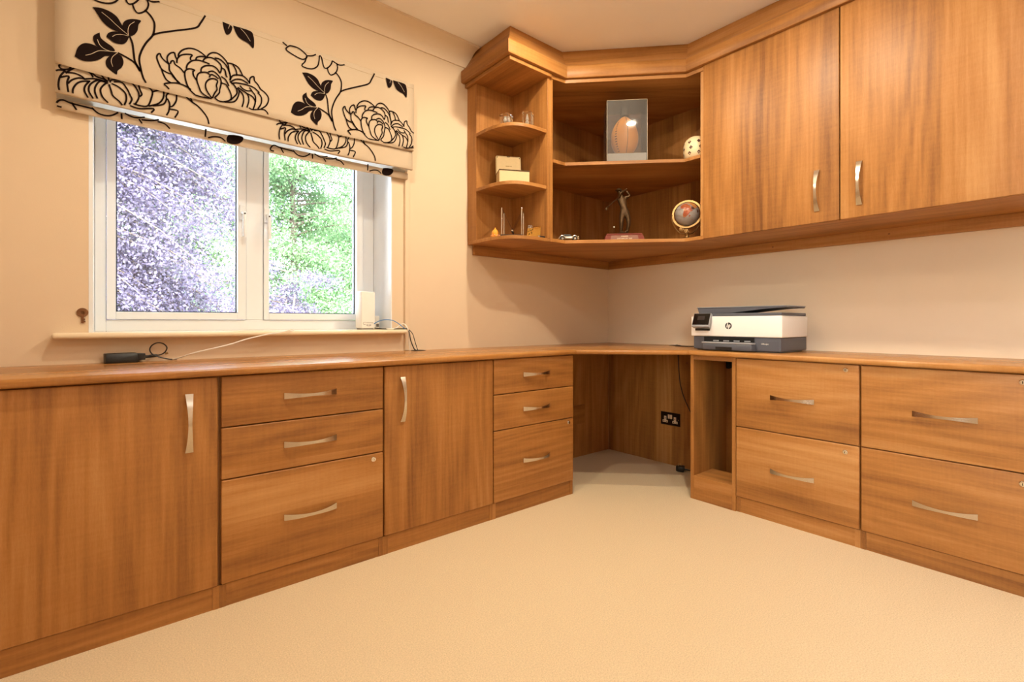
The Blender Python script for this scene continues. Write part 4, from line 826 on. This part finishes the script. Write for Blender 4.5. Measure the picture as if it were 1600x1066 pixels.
for i in range(n):
    for j in range(4): fs.append((i * 4 + j, i * 4 + (j + 1) % 4, ((i + 1) % n) * 4 + (j + 1) % 4, ((i + 1) % n) * 4 + j))
ring = m.add(vs, fs).build('meridian_ring', LGOLD, t, smooth=True)
for s_ in (1, -1): M().tube([RR @ Vector((0, 0, s_ * .062)), RR @ Vector((0, 0, s_ * .082))], .0035, 10).build('axis_pin', GOLD, ring, smooth=True)
m = M()
for k, (lx, lz) in enumerate(((-.033, -.083), (-.008, -.094))):
    for i in range(8):
        a = PI / 4 * i; m.ball(GMx @ Vector((lx + .0095 * math.cos(a), -.014, lz + .0095 * math.sin(a))), .0042, 8)
    m.ball(GMx @ Vector((lx, -.015, lz)), .0075, 10)
m.build('rosette', LGOLD, t, smooth=True)
m = M(); m.lathe([(.042, .0005), (.044, .004), (.036, .009), (.012, .014), (.008, .022), (.011, .03), (.007, .04), (.009, .056)], (gc.x, gc.y, ZL), 22); m.build('pedestal', LGOLD, t, smooth=True)
m = M()
for sx in (-1, 1): m.tube(smoothline([GMx @ Vector(p) for p in ((sx * .006, 0, -.105), (sx * .03, .01, -.100), (sx * .055, .016, -.075), (sx * .078, .01, -.030), (sx * .080, 0, 0))], 5), .003, 8)
m.build('support_arm', LGOLD, t, smooth=True)

# carved ivory pot at the right end of the upper corner shelf
t = thing('carved_pot', 'round ivory coloured pot with dark diamond inlays on the upper corner shelf', 'pot', (-.305, -.86, ZM))
pc = Vector((-.312, -.846, ZM)); ppf = [(.040, .0005), (.052, .008), (.0605, .028), (.063, .05), (.0625, .075), (.058, .096), (.048, .112), (.034, .122), (.033, .118), (.03, .112)]
M().lathe(ppf, pc, 36).build('pot_body', IVORY, t, smooth=True)
def prad(z):
    for (r0, z0), (r1, z1) in zip(ppf[:8], ppf[1:8]):
        if z0 <= z <= z1: return r0 + (r1 - r0) * (z - z0) / (z1 - z0)
    return .06
for az, zc_ in [(a + .14 * (k % 2), z) for k, z in enumerate((.030, .058, .088)) for a in [i * .785 for i in range(8)]]:
    w_, h_ = .0098, .0100
    def q(da, dz): r = prad(zc_ + dz) + .0007; return pc + Vector((r * math.cos(az + da), r * math.sin(az + da), zc_ + dz))
    M().add([q(-w_ / .06, 0), q(0, -h_), q(w_ / .06, 0), q(0, h_)], [(0, 1, 2, 3)]).build('diamond_inlay', INLAY, t)

# model car
t = thing('model_car', 'small silver and black model car on the lower corner shelf', 'model car', (-.80, -.40, ZL))
VM = Matrix.Translation((-.800, -.375, ZL)) @ Matrix.Rotation(math.radians(-40), 4, 'Z')
m = M(); hl = [(-.054, .010), (-.054, .017), (-.046, .021), (-.025, .022), (-.012, .023), (.028, .0235), (.044, .022), (.053, .018), (.054, .010)]
m.extr([(x, -.020, z) for x, z in hl], (0, .040, 0)); m.xf(VM); bdy = m.build('car_body', SILVER, t, bevel=.003, seg=2, smooth=True)
m = M(); m.extr([(-.034, -.017, .022), (-.026, -.017, .0345), (.010, -.017, .035), (.022, -.017, .023)], (0, .034, 0)); m.xf(VM); m.build('car_roof', BLACKP, t, bevel=.003, seg=2, smooth=True)
for sx in (-.034, .034):
    for sy in (-.021, .021):
        wh = M().lathe([(.0105, -.004), (.0115, -.002), (.0115, .002), (.0105, .004), (0, .004)], (0, 0, 0), 16, Matrix.Rotation(PI / 2, 3, 'X')).xf(VM @ Matrix.Translation((sx, sy, .0118))).build('wheel', BLACKP, t, smooth=True)
        M().lathe([(.006, -.0046), (.006, .0046), (0, .0048)], (0, 0, 0), 12, Matrix.Rotation(PI / 2, 3, 'X')).xf(VM @ Matrix.Translation((sx, sy, .0118))).build('hub_cap', CHROME, wh)
        m = M(); m.tube([VM @ Vector((sx + .0145 * math.cos(a), sy * .98, .0118 + .0145 * math.sin(a))) for a in [math.radians(10 + 16 * i) for i in range(11)]], .003, 6); m.build('mudguard', SILVER, t, smooth=True)
for sy in (-.014, .014): M().ball(VM @ Vector((.053, sy, .021)), .0045, 10).build('headlamp', CHROME, t, smooth=True)
M().box(-.0565, -.0535, -.019, .019, .010, .013).xf(VM).build('bumper', CHROME, t); M().box(.0535, .0565, -.019, .019, .010, .013).xf(VM).build('bumper', CHROME, t)

# ================================================================== GARDEN
GZ = -2.9
struct(M().box(-60, 60, -60, 80, GZ - .3, GZ).build('ground', PALE_GROUND), 'unseen ground far below the window, made pale to bounce light')
rng = np.random.default_rng(7)
def leaves(parent, name, pts, size, mat, droop=0.0):
    """one quad leaf per point, freely turned; uncountable, so one object"""
    n = len(pts); a = rng.normal(size=(n, 3)); a /= np.linalg.norm(a, axis=1)[:, None]
    b = rng.normal(size=(n, 3)); b -= (b * a).sum(1)[:, None] * a; b /= np.linalg.norm(b, axis=1)[:, None]
    a[:, 2] -= droop; a /= np.linalg.norm(a, axis=1)[:, None]
    s = size * rng.uniform(.6, 1.25, n)[:, None]; c = b * .30
    v = np.stack([pts - a * s * .5, pts + c * s, pts + a * s * .5, pts - c * s], 1).reshape(-1, 3) - np.array(ORG[parent.name])
    me = bpy.data.meshes.new(name); me.vertices.add(4 * n); me.vertices.foreach_set('co', v.astype(np.float32).ravel())
    me.loops.add(4 * n); me.loops.foreach_set('vertex_index', np.arange(4 * n, dtype=np.int32)); me.polygons.add(n); me.polygons.foreach_set('loop_start', np.arange(0, 4 * n, 4, dtype=np.int32))
    me.update(calc_edges=True); me.materials.append(mat)
    o = bpy.data.objects.new(name, me); COL.objects.link(o); o.parent = parent; o['kind'] = 'stuff'; return o
def boughs(parent, base, n, reach, zlo, zhi, direc, fall, per, spread, size, mat, r0=.05):
    """branches leaving the trunk, arching and drooping, each carrying a cloud of leaves"""
    P = []; m = M()
    for i in range(n):
        z = rng.uniform(zlo, zhi); az = direc[0] + rng.uniform(-1, 1) * direc[1]; L_ = reach * rng.uniform(.6, 1.1)
        p0 = np.array([base[0], base[1], z]); d = np.array([math.cos(az), math.sin(az), 0])
        pts = [p0 + d * L_ * u + np.array([0, 0, .35 * L_ * u - fall * L_ * u * u]) for u in np.linspace(0, 1, 7)]
        m.tube(pts, [r0 * (1 - .85 * k / 6) for k in range(7)], 5)
        pa = np.array(pts); u = rng.uniform(.25, 1, per); k = np.minimum((u * 6).astype(int), 5); f = (u * 6 - k)[:, None]
        q = pa[k] * (1 - f) + pa[k + 1] * f; q += rng.normal(size=(per, 3)) * spread * np.array([1, 1, .55]); q[:, 2] -= np.abs(rng.normal(size=per)) * spread * .5; P.append(q)
    m.build('branches', BARK, parent, kind='stuff'); return leaves(parent, 'foliage', np.concatenate(P), size, mat, .3)
BEECH = leaf_mat('copper_beech_leaf', (38, 35, 52), (76, 71, 98), .2, .4)
GREEN = leaf_mat('fresh_green_leaf', (52, 88, 54), (106, 140, 98), .45, .45)
GREEN2 = leaf_mat('pale_green_leaf', (48, 76, 44), (92, 120, 80), .5, .45)
def tree(name, label, base, h, r):
    t = thing(name, label, 'tree', (base[0], base[1], GZ))
    M().tube([(base[0] + .1 * math.sin(k * 1.3), base[1] + .1 * math.cos(k * 1.7), GZ + h * k / 6) for k in range(7)], [r * (1 - .75 * k / 6) for k in range(7)], 10).build('trunk', BARK, t, smooth=True); return t
t = tree('copper_beech', 'purple leaved beech filling the left window pane', (-4.6, 10.6), 9, .3)
boughs(t, (-4.6, 10.6), 140, 4.5, -2.0, 7.4, (0.0, .8), .62, 1300, .24, .068, BEECH, .03)
t = tree('copper_beech', 'low purple leaved tree at the bottom of the right window pane', (-.75, 5.3), 4.2, .05)
boughs(t, (-.75, 5.3), 40, .80, -1.0, 1.75, (0, PI), .45, 600, .10, .042, BEECH, .012)
t = tree('green_tree', 'bright green leafy tree filling the right window pane', (3.1, 18.6), 13.5, .2)
boughs(t, (3.1, 18.6), 150, 3.7, -.5, 10.5, (PI, PI), .30, 900, .36, .11, GREEN)
t = tree('green_tree', 'pale green tall tree behind the purple beech', (-1.0, 29.5), 15, .3)
boughs(t, (-1.0, 29.5), 130, 4.8, -1.5, 11, (0, PI), .25, 460, .5, .24, GREEN2)
t = tree('green_tree', 'pale green tree behind the bright green tree', (11.0, 30), 15, .3)
boughs(t, (11.0, 30), 110, 4.3, -1.5, 9.5, (0, PI), .25, 420, .5, .24, GREEN2)
